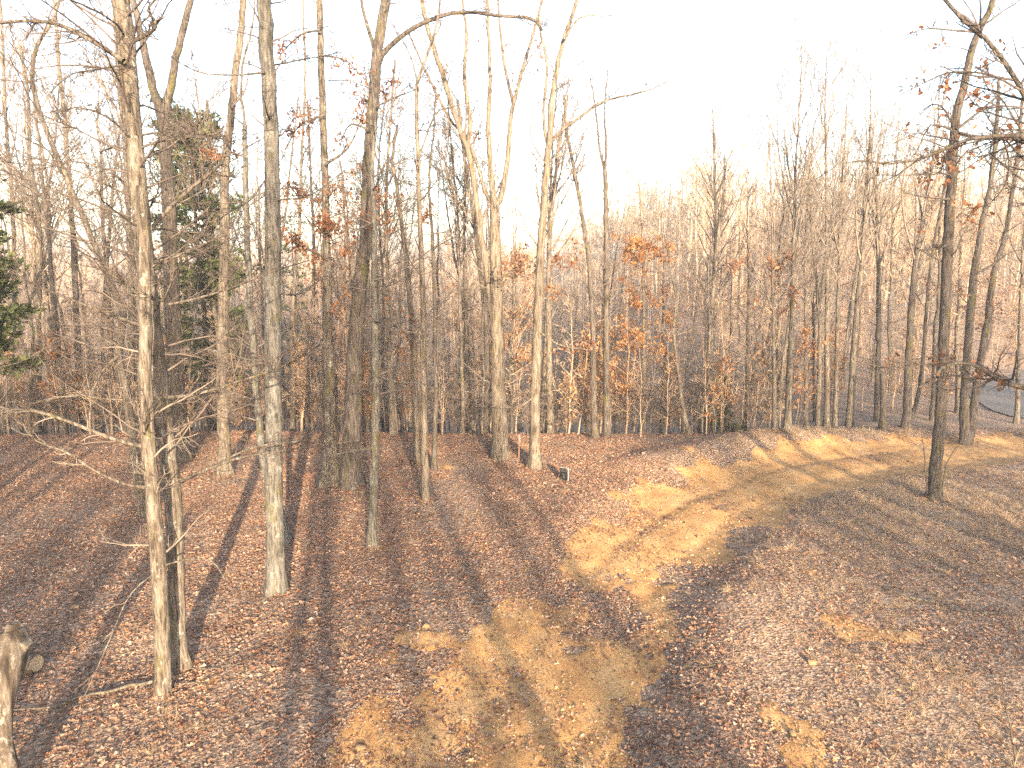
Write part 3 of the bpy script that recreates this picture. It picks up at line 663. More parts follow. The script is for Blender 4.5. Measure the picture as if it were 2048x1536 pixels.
hero('double_oak', 'two dark stems rising from one sunlit hollow base at the right end of the track', (1930, 890),
     [([(1930, 890), (1929, 830), (1930, 773), (1946, 568), (1956, 500), (1966, 440), (1980, 376), (1992, 270), (1998, 160)], 20, 6, .3), ([(1934, 888), (1944, 850), (1953, 773), (1973, 654), (1990, 534), (2008, 478), (2031, 342), (2045, 200)], 18, 6, (.1, .9))],
     limbs=[([(1950, 550), (1985, 530), (2020, 505), (2045, 500)], 5, 2, -.5)],
     autos=[(0, 10, .35, .65, (1.5, 2), SIDE, .02), (0, 14, .6, 1, (2.5, 1.4), UPR, .07), (1, 8, .3, .65, (1.5, 2), SIDE, .02), (1, 14, .6, 1, (2.5, 1.4), UPR, .07)], bk='bark_dark', tw='twig_pale', dens=(6, 4, 3), cup=.08, seed=67, leaves=200, lspan=(550, 800), flare=.5)
# the oak that stands just outside the frame on the right and reaches in
hero('overhanging_oak', 'big oak at the right edge of view reaching long dark limbs with rusty leaves across', (2200, 1180),
     [([(2200, 1180), (2190, 1000), (2180, 800), (2170, 600), (2160, 400), (2150, 200), (2150, 0)], 42, 24, .3)],
     limbs=[([(2168, 560), (2110, 380), (2060, 280), (1997, 272), (1929, 280), (1861, 311), (1792, 328), (1724, 321), (1673, 328)], 13, 2, -.9), ([(2100, 370), (2060, 285), (1990, 278), (1930, 270), (1895, 256), (1860, 250), (1835, 300)], 9, 2, .7),
            ([(2168, 560), (2100, 300), (2048, 190), (2014, 130), (1963, 68), (1925, 40), (1890, 0), (1860, -40)], 12, 5, .9), ([(2060, 290), (2005, 200), (1975, 175), (1960, 130)], 4, 1.5, -.5), ([(2040, 180), (1980, 150), (1900, 145), (1840, 170), (1800, 190)], 5, 1.5, .6),
            ([(2175, 700), (2110, 790), (2048, 775), (1997, 760), (1956, 732), (1912, 725), (1878, 739), (1862, 760), (1838, 775)], 14, 3, -1.2), ([(1956, 732), (1920, 725), (1860, 728), (1780, 735), (1720, 725)], 4, 1.2, -.8), ([(2005, 275), (2018, 320), (2010, 370), (1975, 410), (1935, 415)], 4, 1.5, -.6), ([(1997, 272), (1900, 300), (1880, 345), (1840, 350)], 4, 1.5, .5)],
     autos=[(0, 10, .5, 1., (3, 3), UPR, .04)], bk='bark_dark', tw='twig_dark', dens=(3, 3, 1), ldens=(16, 6, 3), ext=5, seed=69, leaves=280, lsize=.11, lspan=(50, 800))

# more single trees one can pick out of the left and middle background
def back(label, base, pts, w0, w1, seed, Y, bk='bark_grey', tw='twig_pale', name='background_oak', lv=0, extra=()):
    return hero(name, label, base, [([base] + pts, w0, w1, .3)] + list(extra), autos=[(0, 10, .35, .7, (1.6, 2.2), SIDE, .02), (0, 18, .5, 1, (4.4, 1.6), UPR, .07)] + [(i + 1, 8, .2, 1, (2, 1.3), UPR, .06) for i in range(len(extra))],
                bk=bk, tw=tw, dens=(5, 4, 2), cup=.05, seed=seed, Yover=Y, ext=3, leaves=lv, lspan=(400, 850), fine=.0065, tp=1.2, rf=(.35, .6), wb=.6)
back('grey trunk with a wide forked top behind the branches of the leaning tree', (75, 888), [(70, 740), (79, 540), (76, 430), (60, 320), (57, 200), (40, 90)], 15, 5, 71, 31, extra=[([(76, 430), (100, 360), (112, 260), (120, 150)], 7, 3, (.3, .9))])
back('straight grey-brown trunk left of the leaning tree, among tan beech leaves', (160, 895), [(157, 740), (152, 600), (147, 500), (140, 380), (130, 250), (115, 100), (110, 0)], 14, 6, 73, 30)
back('slim trunk at the far left edge behind green cedar boughs', (22, 905), [(20, 760), (28, 600), (25, 420), (12, 250), (5, 80), (0, 0)], 11, 5, 75, 33)
back('cream trunk just behind and left of the front joined pair', (262, 892), [(264, 760), (262, 600), (258, 450), (250, 300), (236, 150), (228, 0)], 13, 6, 77, 29, bk='bark_pale')
back('pale slim trunk between the lichened oak and the rusty oak', (585, 880), [(586, 770), (583, 670), (590, 560), (600, 430), (604, 300), (610, 170), (606, 0)], 11, 4, 79, 34, bk='bark_pale', lv=80)
back('trunk in shade just right of the smooth cream poplar', (432, 898), [(430, 780), (427, 640), (424, 500), (418, 350), (414, 200)], 13, 5, 81, 34, bk='bark_dark')
back('pale trunk with mossy foot right of the slender ash', (786, 893), [(783, 800), (778, 700), (775, 560), (772, 420), (778, 280), (790, 120)], 13, 4, 83, 27.3, bk='bark_pale')
back('thin straight trunk left of the spreading oak, slightly behind', (925, 893), [(926, 800), (922, 680), (919, 560), (915, 420), (905, 320), (896, 200)], 9, 3, 85, 27.4)
back('dark thick trunk hidden partly behind the spreading oak', (972, 882), [(976, 760), (970, 620), (958, 520), (948, 440), (930, 320), (915, 200)], 15, 6, 87, 29, bk='bark_dark')
back('grey trunk right of the bent-limb tree with pale patch low down', (1100, 882), [(1099, 780), (1098, 660), (1097, 540), (1106, 400), (1120, 280), (1136, 190)], 15, 5, 89, 28.5, extra=[([(1106, 400), (1125, 330), (1138, 240)], 5, 2, (.3, 1.))])
back('slim grey trunk curving left, far right edge behind the double oak', (2030, 872), [(2036, 780), (2040, 650), (2046, 500), (2060, 350)], 10, 4, 91, 31)
back('straight tan trunk between the rusty oak and the lichened oak, far back', (625, 885), [(622, 760), (626, 640), (628, 500), (622, 360), (615, 200)], 11, 4, 93, 38)
back('leaning thin trunk with two thin tops, left half above the shaded slope', (205, 892), [(210, 780), (205, 660), (215, 520), (225, 380), (240, 250), (238, 100)], 10, 4, 95, 36)
back('dark thin tree between the slender ash and the twin pale ash', (770, 893), [(764, 740), (768, 600), (760, 470), (757, 330), (770, 200)], 8, 3, 97, 32, bk='bark_dark')

# ------------------------------------------------------------------ tree kinds repeated through the woods
def proto_tree(name, seed, H=19., r=.15, clear=.4, n=26, L=(3.2, 1.3), ang=(.35, .8), dens=(5, 4, 2), bk='bark_grey', tw='twig_wood_sunlit', fine=.0065, lean=.04, fork=False, leaves=0, leaf='oak_leaf', lz=(0, 1)):
    rng = np.random.default_rng(seed)
    k = 22; z = np.linspace(-.4, H, k)
    wob = np.cumsum(rng.normal(0, .05, (k, 2)), 0) + np.outer(z / H, rng.normal(0, lean * H, 2))
    S = np.concatenate([wob, z[:, None]], 1); R = r * np.maximum(np.linspace(1, .04, k) ** 1.05, .05)
    root = empty(name, (0, 0, 0))
    mt = MB(); mt.trunk(S, R, 8, seed, .45, .3, .05)
    lines = [(S, R)]
    if fork:
        j = int(k * .45); q = grow(rng, S[j][None], np.array([[rng.normal(0, .35), rng.normal(0, .35), 1.]]), np.array([H * .5]), 14, .06, .08)[0]
        rr = R[j] * np.linspace(.85, .12, 14); mt.trunk(q, rr, 7, seed + 1, 0, .3, .05); lines.append((q, rr))
    mt.build('trunk', M[bk], root)
    mc = MB(); tips = []
    for i, (s_, r_) in enumerate(lines):
        P1, R1 = auto_limbs(rng, s_, r_, n if i == 0 else n // 2, clear if i == 0 else .15, .99, L, ang, .05, k=7)
        mc.tubes(P1, R1, 4); ba, tip = crown_from(rng, P1, R1, dens, fine, .07, wb=.6, lf=((.35, .62), (.35, .6), (.35, .65))); put(mc, ba); tips.append(tip)
    P1, R1 = auto_limbs(rng, S, R, 7, .15, clear, (1, 1.6), SIDE, .0, k=6); mc.tubes(P1, R1, 3)
    ba, tip = crown_from(rng, P1, R1, (4, 3, 0), fine, .03); put(mc, ba); tips.append(tip)
    mc.build('crown', M[tw], root)
    if leaves:
        A = np.concatenate([t_.reshape(-1, 3) for t_ in tips]); A = A[(A[:, 2] > H * lz[0]) & (A[:, 2] < H * lz[1])]
        C = np.repeat(A[rng.integers(0, len(A), leaves // 6)], 6, 0); C = C + rng.normal(0, .12, C.shape)
        V, F_ = leaf_faces(rng, C, .13); ml = MB(); ml.add(V, F_); ml.build('leaves', M[leaf], root, smooth=False)
    root['H'] = H
    return root
WOODS = 'bare trees of the wood beyond the clearing'
PR = [(proto_tree('forest_oak', 201, 20, .19, .4, 22, (4.8, 1.5), (.4, .9)), 'bare grey forest oak'),
      (proto_tree('forest_poplar', 202, 22, .17, .42, 26, (5.0, 1.3), (.25, .55), bk='bark_pale', tw='twig_pale'), 'pale straight forest poplar'),
      (proto_tree('forest_hickory', 203, 18, .13, .35, 24, (3.6, 1.1), (.4, .85), bk='bark_dark'), 'thin dark hickory'),
      (proto_tree('forest_maple', 204, 16, .11, .3, 30, (2.6, 1.0), (.4, .8), bk='bark_pale', tw='twig_pale', fork=True), 'slim pale forked maple'),
      (proto_tree('forest_ash', 205, 19, .15, .4, 22, (4.4, 1.2), (.3, .7), tw='twig_pale', fork=True), 'grey forked ash'),
      (proto_tree('forest_young_oak', 206, 13, .085, .25, 30, (2.2, .8), (.7, 1.25), bk='bark_dark', leaves=700, lz=(.15, .75)), 'rusty-leaved young oak'),
      (proto_tree('forest_beech', 207, 9, .06, .15, 30, (2.0, .7), (.9, 1.35), bk='bark_pale', tw='twig_pale', leaves=1300, leaf='beech_leaf', lz=(.08, .95)), 'small tan-leaved beech')]
rng = np.random.default_rng(77)
def toplimit(px): return np.interp(px, [0, 1050, 1150, 1260, 1330, 1400, 1480, 1540, 1700, 1900, 2048], [0, 0, 120, 330, 400, 390, 400, 260, 150, 170, 150])
spots = []
def free(x, y, dmin):
    return all((x - a_) ** 2 + (y - b_) ** 2 > dmin * dmin for a_, b_ in spots)
plan = []
tries = 0
while len(plan) < 190 and tries < 20000:
    tries += 1
    y = 28.5 + 62 * rng.random() ** 1.25; x = rng.uniform(-.92, .92) * (y + 2)
    if x > 14 and y < 40 and rng.random() < .5: continue
    if road_dist(np.array([x]), np.array([y]))[0] < 2.6: continue
    if not free(x, y, 1.3 + .012 * y): continue
    spots.append((x, y)); k = rng.choice(7, p=[.16, .17, .18, .14, .12, .11, .12]); plan.append((x, y, k))
tries = 0
while len(plan) < 204 and tries < 8000:
    tries += 1
    y = rng.uniform(27.3, 42); x = rng.uniform(-.86, .02) * (y + 2)
    if not free(x, y, 1.4): continue
    spots.append((x, y)); plan.append((x, y, int(rng.choice([0, 1, 3, 4]))))
first = [True] * 7; named = []
for x, y, k in plan:
    pr, lab = PR[k]; z = T(x, y); s = rng.uniform(.8, 1.12); H = pr['H']
    px, _ = topx(np.array([x, y, z])); lim = toplimit(px) + rng.uniform(0, 90)
    zmax = at(px, lim, y)[2] - z
    if H * s > zmax: s = max(zmax / H, .35)
    sx = s ** .6 if s < .8 else s
    if first[k]:
        o = pr; first[k] = False; o.location = (x, y, z); o.rotation_euler.z = rng.uniform(0, 6.28); o.scale = (sx, sx, s)
    else: o = copy_tree(pr, (x, y, z), rng.uniform(0, 6.28), (sx, sx, s))
    named.append((o, lab, x, y))
LAND = [(60, 'cedar at the left edge'), (240, 'leaning tree'), (345, 'front grey oak'), (446, 'smooth cream poplar'), (547, 'lichened oak'), (655, 'thick rusty oak'), (710, 'arching oak'), (849, 'slim pale maple'),
        (998, 'spreading cream oak'), (1073, 'bent-limb tree'), (1213, 'dark close pair'), (1288, 'orange-leaved beech'), (1410, 'fan-topped tree'), (1580, 'tall poplar'), (1654, 'straight reddish trunk'), (1710, 'slanting lit trunk'), (1767, 'broken snag'), (1885, 'lone dark oak'), (1945, 'double oak')]
ORD = ['nearest', 'second', 'third', 'fourth', 'fifth', 'sixth', 'seventh', 'eighth', 'ninth', 'tenth', 'eleventh', 'twelfth']
cells = {}
for o, lab, x, y in named:
    px, _ = topx(np.array([x, y, 2.0])); px = float(px); k = int(np.argmin([abs(px - q) for q, _ in LAND]))
    cells.setdefault((lab, k, px < LAND[k][0]), []).append((y, o))
for (lab, k, left), lst in cells.items():
    for i, (_, o) in enumerate(sorted(lst, key=lambda t_: t_[0])):
        rank = '' if len(lst) == 1 else ORD[min(i, 11)] + (' ' if i == 0 else ' back, ')
        tag(o, '%s, %s%s of the %s' % (lab, rank, 'left' if left else 'right', LAND[k][1]), 'tree', WOODS)
# trees standing behind the viewpoint: their long shadows streak the clearing
BEAMS = []
for (pa, pb) in [((215, 1180), (330, 1180)), ((440, 1180), (540, 1180)), ((600, 1000), (640, 1000)), ((830, 1200), (880, 1200)), ((1170, 1090), (1420, 1090)), ((1350, 985), (1480, 985)), ((985, 900), (1010, 900)), ((1060, 920), (1085, 920)), ((435, 940), (465, 940)), ((1560, 1260), (1650, 1260))]:
    (x0, y0), (x1, y1) = flat(*pa), flat(*pb); BEAMS.append((x0 + .249 * y0 - .25, x1 + .249 * y1 + .25))
print('BEAMS', sorted([(round(a_, 1), round(b_, 1)) for a_, b_ in BEAMS]))
BEHIND = [(2.2, -15, 0), (19.6, -12, 0), (4.6, -20, 0), (1.9, -10, 2)]
tries = 0
while len(BEHIND) < 140 and tries < 9000:
    tries += 1
    y = rng.uniform(-62, -8); x = rng.uniform(-38, 52); c_ = x + .249 * y       # c_ is constant along a sunbeam
    if any(a_ < c_ < b2 for a_, b2 in BEAMS): continue
    if any((x - q[0]) ** 2 + (y - q[1]) ** 2 < 2.6 ** 2 for q in BEHIND): continue
    BEHIND.append((x, y, int(rng.choice([0, 1, 2, 4]))))

# ------------------------------------------------------------------ cedars
def cedar(label, base, Y, H, rad, seed, n=90, px_=None, lowclear=.06, spr=70):
    rng = np.random.default_rng(seed)
    x = at(base[0], base[1], Y)[0]; B = np.array([x, Y, T(x, Y)])
    root = empty('cedar_tree', B); tag(root, label, 'cedar')
    k = 14; z = np.linspace(-.3, H, k); S = np.concatenate([np.cumsum(rng.normal(0, .03, (k, 2)), 0), z[:, None]], 1); R = .11 * np.linspace(1, .1, k) * (H / 9)
    mt = MB(); mt.trunk(S, R, 8, seed); mt.build('trunk', M['bark_dark'], root)
    P1, R1 = auto_limbs(rng, S, R, n, lowclear, .98, (rad, rad * .4), (.9, 1.4), .05, k=7, wob=.1, rmax=.03)
    mc = MB(); mc.tubes(P1, R1, 3); mc.build('branches', M['twig_dark'], root)
    nc = 6; i = np.repeat(np.arange(n), nc); t = rng.uniform(.35, 1, len(i)) * 5.99; j = t.astype(int)
    cc = P1[i, j] + (P1[i, j + 1] - P1[i, j]) * (t - j)[:, None]                       # foliage hangs in flat clumps along the boughs
    k_ = spr // nc; i = np.repeat(i, k_); C = np.repeat(cc, k_, 0) + rng.normal(0, 1, (len(i), 3)) * np.array([.19, .19, .075]) * (rad / 2.5); m_ = len(C)
    ax = unit(unit(P1[i, -1] - P1[i, 0]) + rng.normal(0, .5, (m_, 3))); sd = unit(np.cross(ax, rng.normal(0, 1, (m_, 3)) + np.array([0, 0, 2.])))
    L = rng.uniform(.12, .28, m_)[:, None]; w_ = L * .2
    V = np.stack([C - sd * w_ * .3, C + ax * L * .5 - sd * w_, C + ax * L, C + ax * L * .5 + sd * w_], 1)
    side = ax * .55 + sd * .8; V2 = np.stack([C + ax * L * .2, C + ax * L * .2 + side * L * .4 - ax * w_, C + ax * L * .2 + side * L * .65, C + ax * L * .2 + side * L * .4 + ax * w_], 1)
    side = ax * .55 - sd * .8; V3 = np.stack([C + ax * L * .3, C + ax * L * .3 + side * L * .4 - ax * w_, C + ax * L * .3 + side * L * .6, C + ax * L * .3 + side * L * .4 + ax * w_], 1)
    ml = MB()
    for q in (V, np.where(rng.random((m_, 1, 1)) < .5, V2, V3)): ml.add(q.reshape(-1, 3), np.arange(m_ * 4).reshape(-1, 4))
    ml.build('foliage', M['cedar'], root, smooth=False)
cedar('green cedar reaching in at the left edge of view', (-35, 950), 19.5, 10.4, 2.7, 301, 64, lowclear=.36, spr=240)
cedar('green cedar rising behind the smooth cream poplar', (428, 900), 30, 13.8, 2.8, 302, 110, spr=170)
cedar('small dark green cedar in shade beside the pale companion trunk', (1446, 862), 29.5, 2.6, .9, 303, 46, spr=50)
cedar('faint green cedar top far behind the lichened oak', (606, 880), 48, 15.5, 2.4, 304, 80, spr=40)

# ------------------------------------------------------------------ masses: far wood, undergrowth, litter, grass, gravel
HID = bpy.data.collections.new('source_pieces')
def piece(name, mb, mats, smooth=False):
    o = bpy.data.objects.new(name, mb.mesh(name, mats, smooth)); HID.objects.link(o); return o
def scatter(name, P, R, S, I, pieces, label, cat):
    me = bpy.data.meshes.new(name); n = len(P)
    me.vertices.add(n); me.vertices.foreach_set('co', np.asarray(P, np.float32).ravel())
    for nm, ty, dt in (('rot', 'FLOAT_VECTOR', R), ('scl', 'FLOAT_VECTOR', S)):
        a_ = me.attributes.new(nm, ty, 'POINT'); a_.data.foreach_set('vector', np.asarray(dt, np.float32).ravel())
    a_ = me.attributes.new('pick', 'INT', 'POINT'); a_.data.foreach_set('value', np.asarray(I, np.int32))
    c_ = bpy.data.collections.new('pieces_' + name)
    for i, p_ in enumerate(pieces):
        p_.name = '%02d_%s' % (i, p_.name); c_.objects.link(p_)
    ng = bpy.data.node_groups.new(name, 'GeometryNodeTree')
    ng.interface.new_socket('Geometry', in_out='INPUT', socket_type='NodeSocketGeometry'); ng.interface.new_socket('Geometry', in_out='OUTPUT', socket_type='NodeSocketGeometry')
    gi = ng.nodes.new('NodeGroupInput'); go_ = ng.nodes.new('NodeGroupOutput'); ip = ng.nodes.new('GeometryNodeInstanceOnPoints'); ci = ng.nodes.new('GeometryNodeCollectionInfo')
    ci.inputs['Collection'].default_value = c_; ci.inputs['Separate Children'].default_value = True; ci.inputs['Reset Children'].default_value = True
    ip.inputs['Pick Instance'].default_value = True
    def attr(nm, ty):
        q = ng.nodes.new('GeometryNodeInputNamedAttribute'); q.data_type = ty; q.inputs[0].default_value = nm; return q.outputs[0]
    ng.links.new(gi.outputs[0], ip.inputs['Points']); ng.links.new(ci.outputs[0], ip.inputs['Instance'])
    ng.links.new(attr('pick', 'INT'), ip.inputs['Instance Index']); ng.links.new(attr('rot', 'FLOAT_VECTOR'), ip.inputs['Rotation']); ng.links.new(attr('scl', 'FLOAT_VECTOR'), ip.inputs['Scale'])
    ng.links.new(ip.outputs[0], go_.inputs[0])
    o = link(name, me); md = o.modifiers.new('scatter', 'NODES'); md.node_group = ng
    return tag(o, label, cat, kind='stuff')

# the wood behind the viewpoint, whose long shadows streak the clearing
bp = []
for k in range(5):
    for ch in PR[k][0].children[:2]:
        o = bpy.data.objects.new('rear_tree', ch.data); HID.objects.link(o); bp.append(o)
b_ = np.array([(x, y) for x, y, k in BEHIND for _ in (0, 1)]); n = len(b_)
rz = np.repeat(np.random.default_rng(5).uniform(0, 6.28, n // 2), 2)
scatter('woodland', np.stack([b_[:, 0], b_[:, 1], terrain(b_[:, 0], b_[:, 1])], 1), np.stack([0 * rz, 0 * rz, rz], 1), np.full((n, 3), 1.1), np.array([2 * k + q for x, y, k in BEHIND for q in (0, 1)]), bp, 'bare wood behind the viewpoint that shades the clearing', 'woodland')

# fallen leaves
rng = np.random.default_rng(501)
lp = []
for i in range(6):
    V, F_ = leaf_faces(np.random.default_rng(600 + i), np.zeros((1, 3)), 1.0, 0)
    pr = np.array([(0, 0, 0), (.26, .2, .05), (.16, .42, .03), (.36, .68, .12), (0, 1, -.05), (-.36, .68, .1), (-.16, .42, .03), (-.26, .2, .06), (0, .5, -.04)])
    q = np.random.default_rng(900 + i); pr = pr + q.normal(0, .035, pr.shape); pr[:, 2] += q.uniform(-.35, .5) * pr[:, 0] ** 2 * 2 + q.uniform(-.3, .3) * (pr[:, 1] - .5) ** 2; pr[:, 1] -= .5
    fc = [(0, 1, 8), (1, 2, 8), (2, 3, 8), (3, 4, 8), (4, 5, 8), (5, 6, 8), (6, 7, 8), (7, 0, 8)]
    m_ = MB(); m_.add(pr, fc); lp.append(piece('leaf', m_, M['litter']))
for i in range(2):
    q = np.random.default_rng(950 + i); P = np.stack([np.linspace(-.5, .5, 5), q.normal(0, .05, 5), q.normal(0, .03, 5)], 1); m_ = MB(); m_.tubes(P, np.linspace(.02, .012, 5), 4)
    m_.tubes(np.stack([P[2], P[2] + np.array([.15, .12, .03]), P[2] + np.array([.28, .2, .05])]), np.array([.012, .01, .006]), 3); lp.append(piece('stick', m_, M['twig_pale']))
def field(n, y0, y1, rng, wid=.9, pw=.5):
    y = y0 + (y1 - y0) * rng.random(n) ** pw; x = rng.uniform(-1, 1, n) * (wid * y + 1.5); return x, y
N = 420000
u = rng.random(N); y = np.sqrt(6.0 ** 2 + u * (29.5 ** 2 - 36.0)); x = rng.uniform(-1, 1, N) * (.86 * y + 1)
D = dirt_mask(x, y); G = grass_mask(x, y)
pk = (1 - (.76 + .1 * sstep(15, 19, y)) * sstep(.25, 1.1, D + 1.3 * (fbm(x * 1.7, y * 1.7, 4) - .5))) * (1 - .5 * G) * (1 - .5 * sstep(1.5, 5, x - .2 * (y - 9))) * (.3 + 1.1 * sstep(.28, .6, fbm(x * .6 + 7, y * .6, 4)))
kp = rng.random(N) < pk; x, y = x[kp], y[kp]
q = np.repeat(np.array([b_ for b_ in BASES if 6 < b_[1] < 29]), 110, 0); aa = rng.uniform(0, 6.28, len(q)); rr = q[:, 2] * rng.uniform(1.0, 1.5, len(q)) + .32 * rng.random(len(q)) ** 2
heap = np.concatenate([np.zeros(len(x)), .09 * np.exp(-(rr - q[:, 2]) / .12) * rng.random(len(q))])
x = np.concatenate([x, q[:, 0] + np.cos(aa) * rr]); y = np.concatenate([y, q[:, 1] + np.sin(aa) * rr]); n = len(x)
s = .024 + .056 * rng.random(n) ** 1.5; s = np.where(rng.random(n) < .035, rng.uniform(.09, .14, n), s)
pick = rng.integers(0, 6, n); sk = rng.random(n) < .035; pick = np.where(sk, rng.integers(6, 8, n), pick); s = np.where(sk, rng.uniform(.08, .32, n), s)
R = np.stack([rng.normal(0, .2, n), rng.normal(0, .2, n), rng.uniform(0, 6.28, n)], 1)
scatter('leaf_litter', np.stack([x, y, terrain(x, y) + heap + rng.uniform(.012, .04, n)], 1), R, np.repeat(s[:, None], 3, 1), pick, lp, 'carpet of brown and russet fallen leaves over the clearing', 'fallen leaves')

# dry grass tufts
gp = []
for i in range(4):
    q = np.random.default_rng(700 + i); nb = 44
    az = q.uniform(0, 6.28, nb); S0 = np.stack([np.cos(az), np.sin(az), np.zeros(nb)], 1) * q.uniform(0, .05, nb)[:, None]
    P = grow(q, S0, np.stack([np.cos(az) * .55, np.sin(az) * .55, np.ones(nb)], 1) + q.normal(0, .5, (nb, 3)), q.uniform(.07, .32, nb), 5, .16, -.34)
    m_ = MB(); m_.tubes(P, taper(np.full(nb, .0024), 5, .3), 3); gp.append(piece('tuft', m_, M['straw']))
N = 20000; u = rng.random(N); y = np.sqrt(49 + u * (28.5 ** 2 - 49)); x = rng.uniform(-.3, 1, N) * (.86 * y + 1)
G = grass_mask(x, y); kp = rng.random(N) < G * .75 + .02; x, y = x[kp], y[kp]
extra = np.array([flat(*q) for q in [(1640, 1265), (1610, 1280), (1680, 1310), (1775, 1150), (1735, 1085), (1660, 1050), (1950, 1095), (1905, 1340), (1930, 1360), (340, 1440), (400, 1450), (300, 1500), (1230, 920), (1500, 1170), (1460, 1180), (1880, 1330), (330, 1420)]])
x = np.concatenate([x, np.repeat(extra[:, 0], 4) + rng.normal(0, .08, len(extra) * 4)]); y = np.concatenate([y, np.repeat(extra[:, 1], 4) + rng.normal(0, .08, len(extra) * 4)])
n = len(x); s = rng.uniform(.5, 1.2, n)
scatter('dry_grass', np.stack([x, y, terrain(x, y)], 1), np.stack([rng.normal(0, .12, n), rng.normal(0, .12, n), rng.uniform(0, 6.28, n)], 1), np.stack([s, s, s * rng.uniform(.5, 1.1, n)], 1), rng.integers(0, 4, n), gp, 'straw coloured dry grass tufts over the right of the clearing', 'dry grass')

# gravel on the track
def rock(q, sub=1, sq=(1, .8, .6)):
    import bmesh
    bm = bmesh.new(); bmesh.ops.create_icosphere(bm, subdivisions=sub, radius=1)
    V = np.array([v.co[:] for v in bm.verts]); F_ = np.array([[v.index for v in f.verts] for f in bm.faces]); bm.free()
    for _ in range(5):
        d = unit(q.normal(0, 1, 3)); c_ = q.uniform(.45, .85); h_ = V @ d; V = V - np.maximum(h_ - c_, 0)[:, None] * d
    return V * np.array(sq) * (1 + q.normal(0, .05, V.shape)), F_
gv = []
for i in range(4):
    q = np.random.default_rng(800 + i); V, F_ = rock(q, 1, (1, q.uniform(.6, .9), q.uniform(.45, .7))); m_ = MB(); m_.add(V, F_); gv.append(piece('pebble', m_, M['pebble']))
N = 26000; u = rng.random(N); y = np.sqrt(42 + u * (23 ** 2 - 42)); x = rng.uniform(-.5, .9, N) * (.8 * y + 1)
D = dirt_mask(x, y); kp = (D > .3) & (rng.random(N) < .8); x, y = x[kp], y[kp]; n = len(x); s = .008 + .036 * rng.random(n) ** 5
scatter('gravel', np.stack([x, y, terrain(x, y) + .012], 1), rng.uniform(0, 6.28, (n, 3)), np.repeat(s[:, None], 3, 1), rng.integers(0, 4, n), gv, 'ochre gravel bits scattered on the bare dirt track', 'gravel')

# undergrowth at the edge of the woods and down the slope
up = []
def sapling_mesh(q, H, r, n, L, lv=0, leaf='beech_leaf', dens=(4, 3, 0), tw='twig'):
    k = 9; z = np.linspace(-.1, H, k); S = np.concatenate([np.cumsum(q.normal(0, .05, (k, 2)), 0), z[:, None]], 1); R = r * np.linspace(1, .2, k)
    m_ = MB(); m_.tubes(S, R, 4)
    P1, R1 = auto_limbs(q, S, R, n, .15, .99, L, (.5, 1.2), .06, k=5, rmax=.02); m_.tubes(P1, R1, 3); ba, tip = crown_from(q, P1, R1, dens, .005, .05); put(m_, ba)
    if lv:
        A = tip.reshape(-1, 3); V, F_ = leaf_faces(q, A[q.integers(0, len(A), lv)] + q.normal(0, .06, (lv, 3)), .11); m_.add(V, F_, 1)
    return m_, [M[tw], M[leaf]]
for i, (H, r, n, L, lv, lf) in enumerate([(4.5, .03, 18, (1.2, .5), 0, 'beech_leaf'), (6.5, .04, 22, (1.5, .6), 0, 'beech_leaf'), (3.0, .02, 16, (.9, .4), 240, 'beech_leaf'), (4.0, .025, 20, (1.2, .5), 420, 'orange_leaf'), (1.6, .012, 14, (.7, .4), 0, 'beech_leaf'), (5.5, .035, 24, (1.5, .5), 0, 'beech_leaf')]):
    q = np.random.default_rng(820 + i); m_, mt_ = sapling_mesh(q, H, r, n, L, lv, lf, tw=('twig_wood_sunlit', 'twig_pale', 'twig', 'twig', 'twig', 'twig_pale')[i]); up.append(piece('sapling', m_, mt_))
N = 1500; y = 27.4 + 60 * rng.random(N) ** 1.5; x = rng.uniform(-1, 1, N) * (.9 * y + 1)
kp = ~((x > 12) & (y < 33)) & ~(road_dist(x, y) < 2.2); x, y = x[kp], y[kp]; n = len(x); s = rng.uniform(.6, 1.25, n)
ex = np.array([(*at(px, 800, Y_)[:1], Y_) for px, Y_ in [(1130, 27.8), (1200, 28.4), (1250, 28.5), (1335, 29), (1560, 29), (1600, 30), (60, 28), (100, 29), (150, 28.5), (190, 29), (30, 30), (1860, 33), (1890, 34)]])
bn = 260; by = 27.0 + 5 * rng.random(bn) ** 1.3; bx = rng.uniform(-.88, .36, bn) * (by + 1)
x = np.concatenate([x, bx, ex[:, 0]]); y = np.concatenate([y, by, ex[:, 1]]); s = np.concatenate([s, rng.uniform(.6, 1.3, bn), rng.uniform(.8, 1.3, len(ex))]); n = len(x)
pick = np.concatenate([rng.choice(6, n - len(ex) - bn, p=[.25, .22, .09, .05, .18, .21]), rng.choice([0, 2, 4], bn, p=[.2, .05, .75]), rng.choice([2, 3], len(ex))])
scatter('undergrowth', np.stack([x, y, terrain(x, y)], 1), np.stack([rng.normal(0, .06, n), rng.normal(0, .06, n), rng.uniform(0, 6.28, n)], 1), np.repeat(s[:, None], 3, 1), pick, up, 'tangle of bare saplings and brush filling the wood edge', 'undergrowth')

